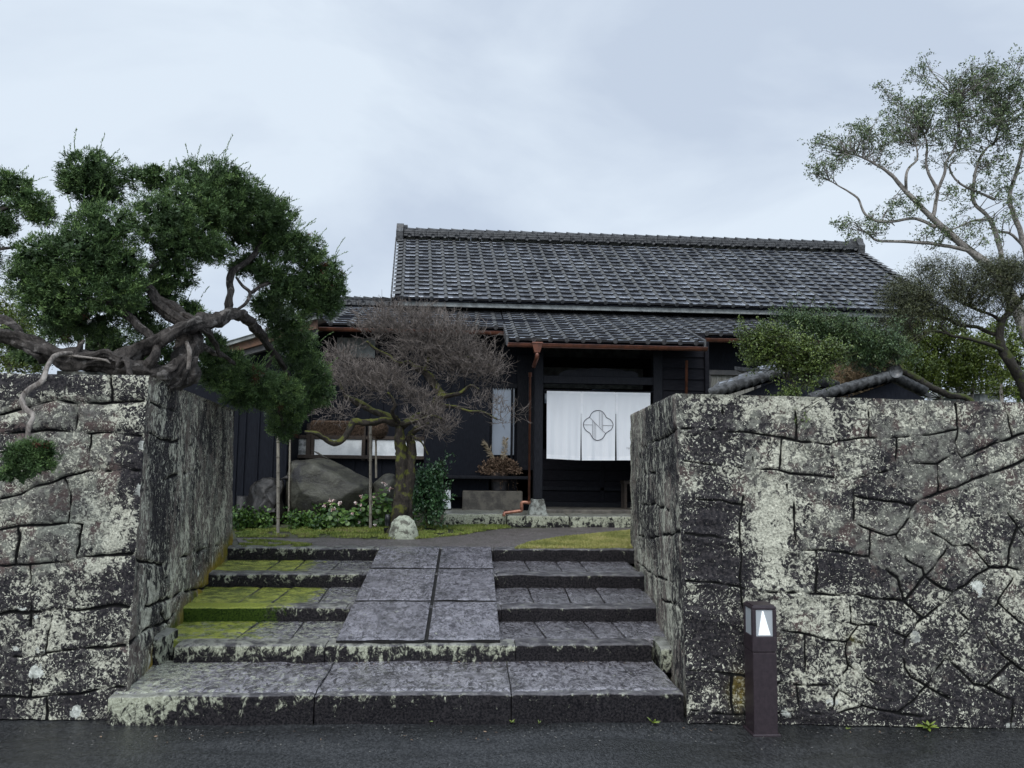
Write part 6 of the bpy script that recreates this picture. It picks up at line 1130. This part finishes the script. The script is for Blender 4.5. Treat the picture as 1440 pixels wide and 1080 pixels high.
mb = MB(); mb.tube([aY(545, 738, yy), aY(545.5, 731, yy)+A(0, -.03, 0), aY(546, 723, yy)+A(0, -.03, 0)], [.026, .034, .028], 12, 0, sub=1); mb.build('lamp_housing', M_BLACK, sp_)

# ---- grass and moss
def inside(P, poly):
    x, y = P[:, 0], P[:, 1]; r = np.zeros(len(P), bool); n = len(poly)
    for i in range(n):
        (x1, y1), (x2, y2) = poly[i], poly[i-1]; r ^= ((y1 > y) != (y2 > y)) & (x < (x2-x1)*(y-y1)/(y2-y1+1e-12)+x1)
    return r
def turf(name, poly_px, n, ln, wd, mat, lb=None, z=GZ, gap=.0):
    poly = [aZ(x, y, z)[:2] for x, y in poly_px]; lo = np.min(poly, 0); hi = np.max(poly, 0); P = lo+rng.random((n, 2))*(hi-lo); P = P[inside(P, poly)]; P3 = np.c_[P, np.full(len(P), z-.004)]; dn = fbm(P3*7, 3, 8); P3 = P3[dn > gap]
    mb = MB(); d = A(0, 0, 1)+rng.normal(0, .55, (len(P3), 3)); d[:, 2] = np.abs(d[:, 2]); t = np.clip(.5+.5*fbm(P3*4, 2, 6)[:]*.8+rng.normal(0, .2, len(P3)), 0, 1); mb.leaves(P3, d, ln*rng.uniform(.6, 1.3, len(P3)), wd, tint=t); o = mb.build(name, mat); kind(o, 'stuff'); return o
turf('lawn_grass', [(724, 771.5), (742, 764), (788, 756), (850, 750), (892, 746), (892, 771.5)], 110000, .026, .008, M_LAWN, gap=-9)
turf('grass', [(330, 744), (430, 742), (560, 742), (620, 740), (690, 738), (735, 740), (700, 744), (655, 751), (600, 757), (545, 758), (500, 756), (420, 755.5), (332, 755)], 90000, .03, .008, M_GRASS, gap=-.25)
turf('grass', [(332, 760), (360, 758), (400, 762), (440, 766), (430, 769), (340, 769)], 12000, .025, .007, M_GRASS, gap=-.1)
# ---- small weeds along the foot of the steps and wall
def weed(x, y, s, n, lb, z=0., name='weed', mat=M_LEAF5, Y=None):
    b = aZ(x, y, z)+(A(0, -.07, 0) if x > 1000 else A(0, -.015, 0)); o = MB(); th = rng.random(n)*6.28; el = rng.uniform(.3, 1.2, n); d = np.stack([np.cos(th)*np.cos(el), np.sin(th)*np.cos(el), np.sin(el)], -1)
    for i in range(n):
        L_ = s*rng.uniform(.7, 1.1); t = np.linspace(0, 1, 5)[:, None]; c = b+d[i]*L_*t+A(0, 0, -.35)*L_*t**2; sd_ = unit(np.cross(d[i], A(0, 0, 1)))*s*.12; wv = np.sin(np.pi*(.12+.83*t)); o.grid(np.stack([c-sd_*wv, c+A(0, 0, .004), c+sd_*wv], 1), 0, False, tint=.3+.6*rng.random())
    return tag(o.build(name, mat), lb, 'plant')
weed(1295, 1018, .075, 13, 'bright green fern growing at the foot of the right wall', name='fern')
weed(603, 1014, .035, 5, 'pair of round green seedling leaves at the foot of the lowest step'); weed(719, 1015, .03, 6, 'small weed at the foot of the lowest step near its middle'); weed(758, 1016, .025, 5, 'tiny weed on the asphalt right of the middle weed'); weed(917, 1016, .055, 7, 'thin grassy weed at the right end of the lowest step')
weed(1184, 1019, .02, 5, 'tiny weed at the wall foot right of the bollard light')

# ---- grit, crumbs of lichen and dead leaves gathered along the foot of the walls and steps
mb = MB(); n = 420; x = rng.uniform(-3.2, 3.6, n); y = 4.36-np.abs(rng.normal(0, .16, n))-.02*(x > 1.2)*3; y[:60] = rng.uniform(3.4, 4.3, 60); sz = rng.uniform(.002, .005, n)
th = rng.random(n)*6.28; ux = np.stack([np.cos(th), np.sin(th), 0*th], -1); c = np.stack([x, y, 0*x-.004], -1)
o8 = [A(1, 0, 0), A(0, 1, 0), A(-1, 0, 0), A(0, -1, 0), A(0, 0, .8)]; V = np.stack([c+sz[:, None]*(o[0]*ux*1.3+o[1]*np.stack([-ux[:, 1], ux[:, 0], 0*th], -1)+A(0, 0, o[2]+.35)) for o in o8], 1).reshape(-1, 3); b = np.arange(n)[:, None]*5
mb.add(V, np.concatenate([b+np.array(f) for f in ((0, 1, 4), (1, 2, 4), (2, 3, 4), (3, 0, 4))]), 0); kind(mb.build('road_grit', simple('pale grit', (.16, .155, .14), (.05, .048, .045), 30, .7, .4, .1)), 'stuff')
mb = MB(); n = 70; x = rng.uniform(-2.6, 2.9, n); p = np.stack([x, 4.30-np.abs(rng.normal(0, .10, n)), 0*x+.002], -1); p[:30] = np.stack([rng.uniform(-1.9, 1.2, 30), 5.03-np.abs(rng.normal(0, .04, 30)), np.full(30, tz[1]+.012)], -1); d = rng.normal(size=(n, 3))*A(1, 1, .15); mb.leaves(p, d, .022, .009, tint=rng.random(n), flat=A(0, 0, 1)+rng.normal(0, .3, (n, 3))); kind(mb.build('leaf_litter', M_DRY), 'stuff')
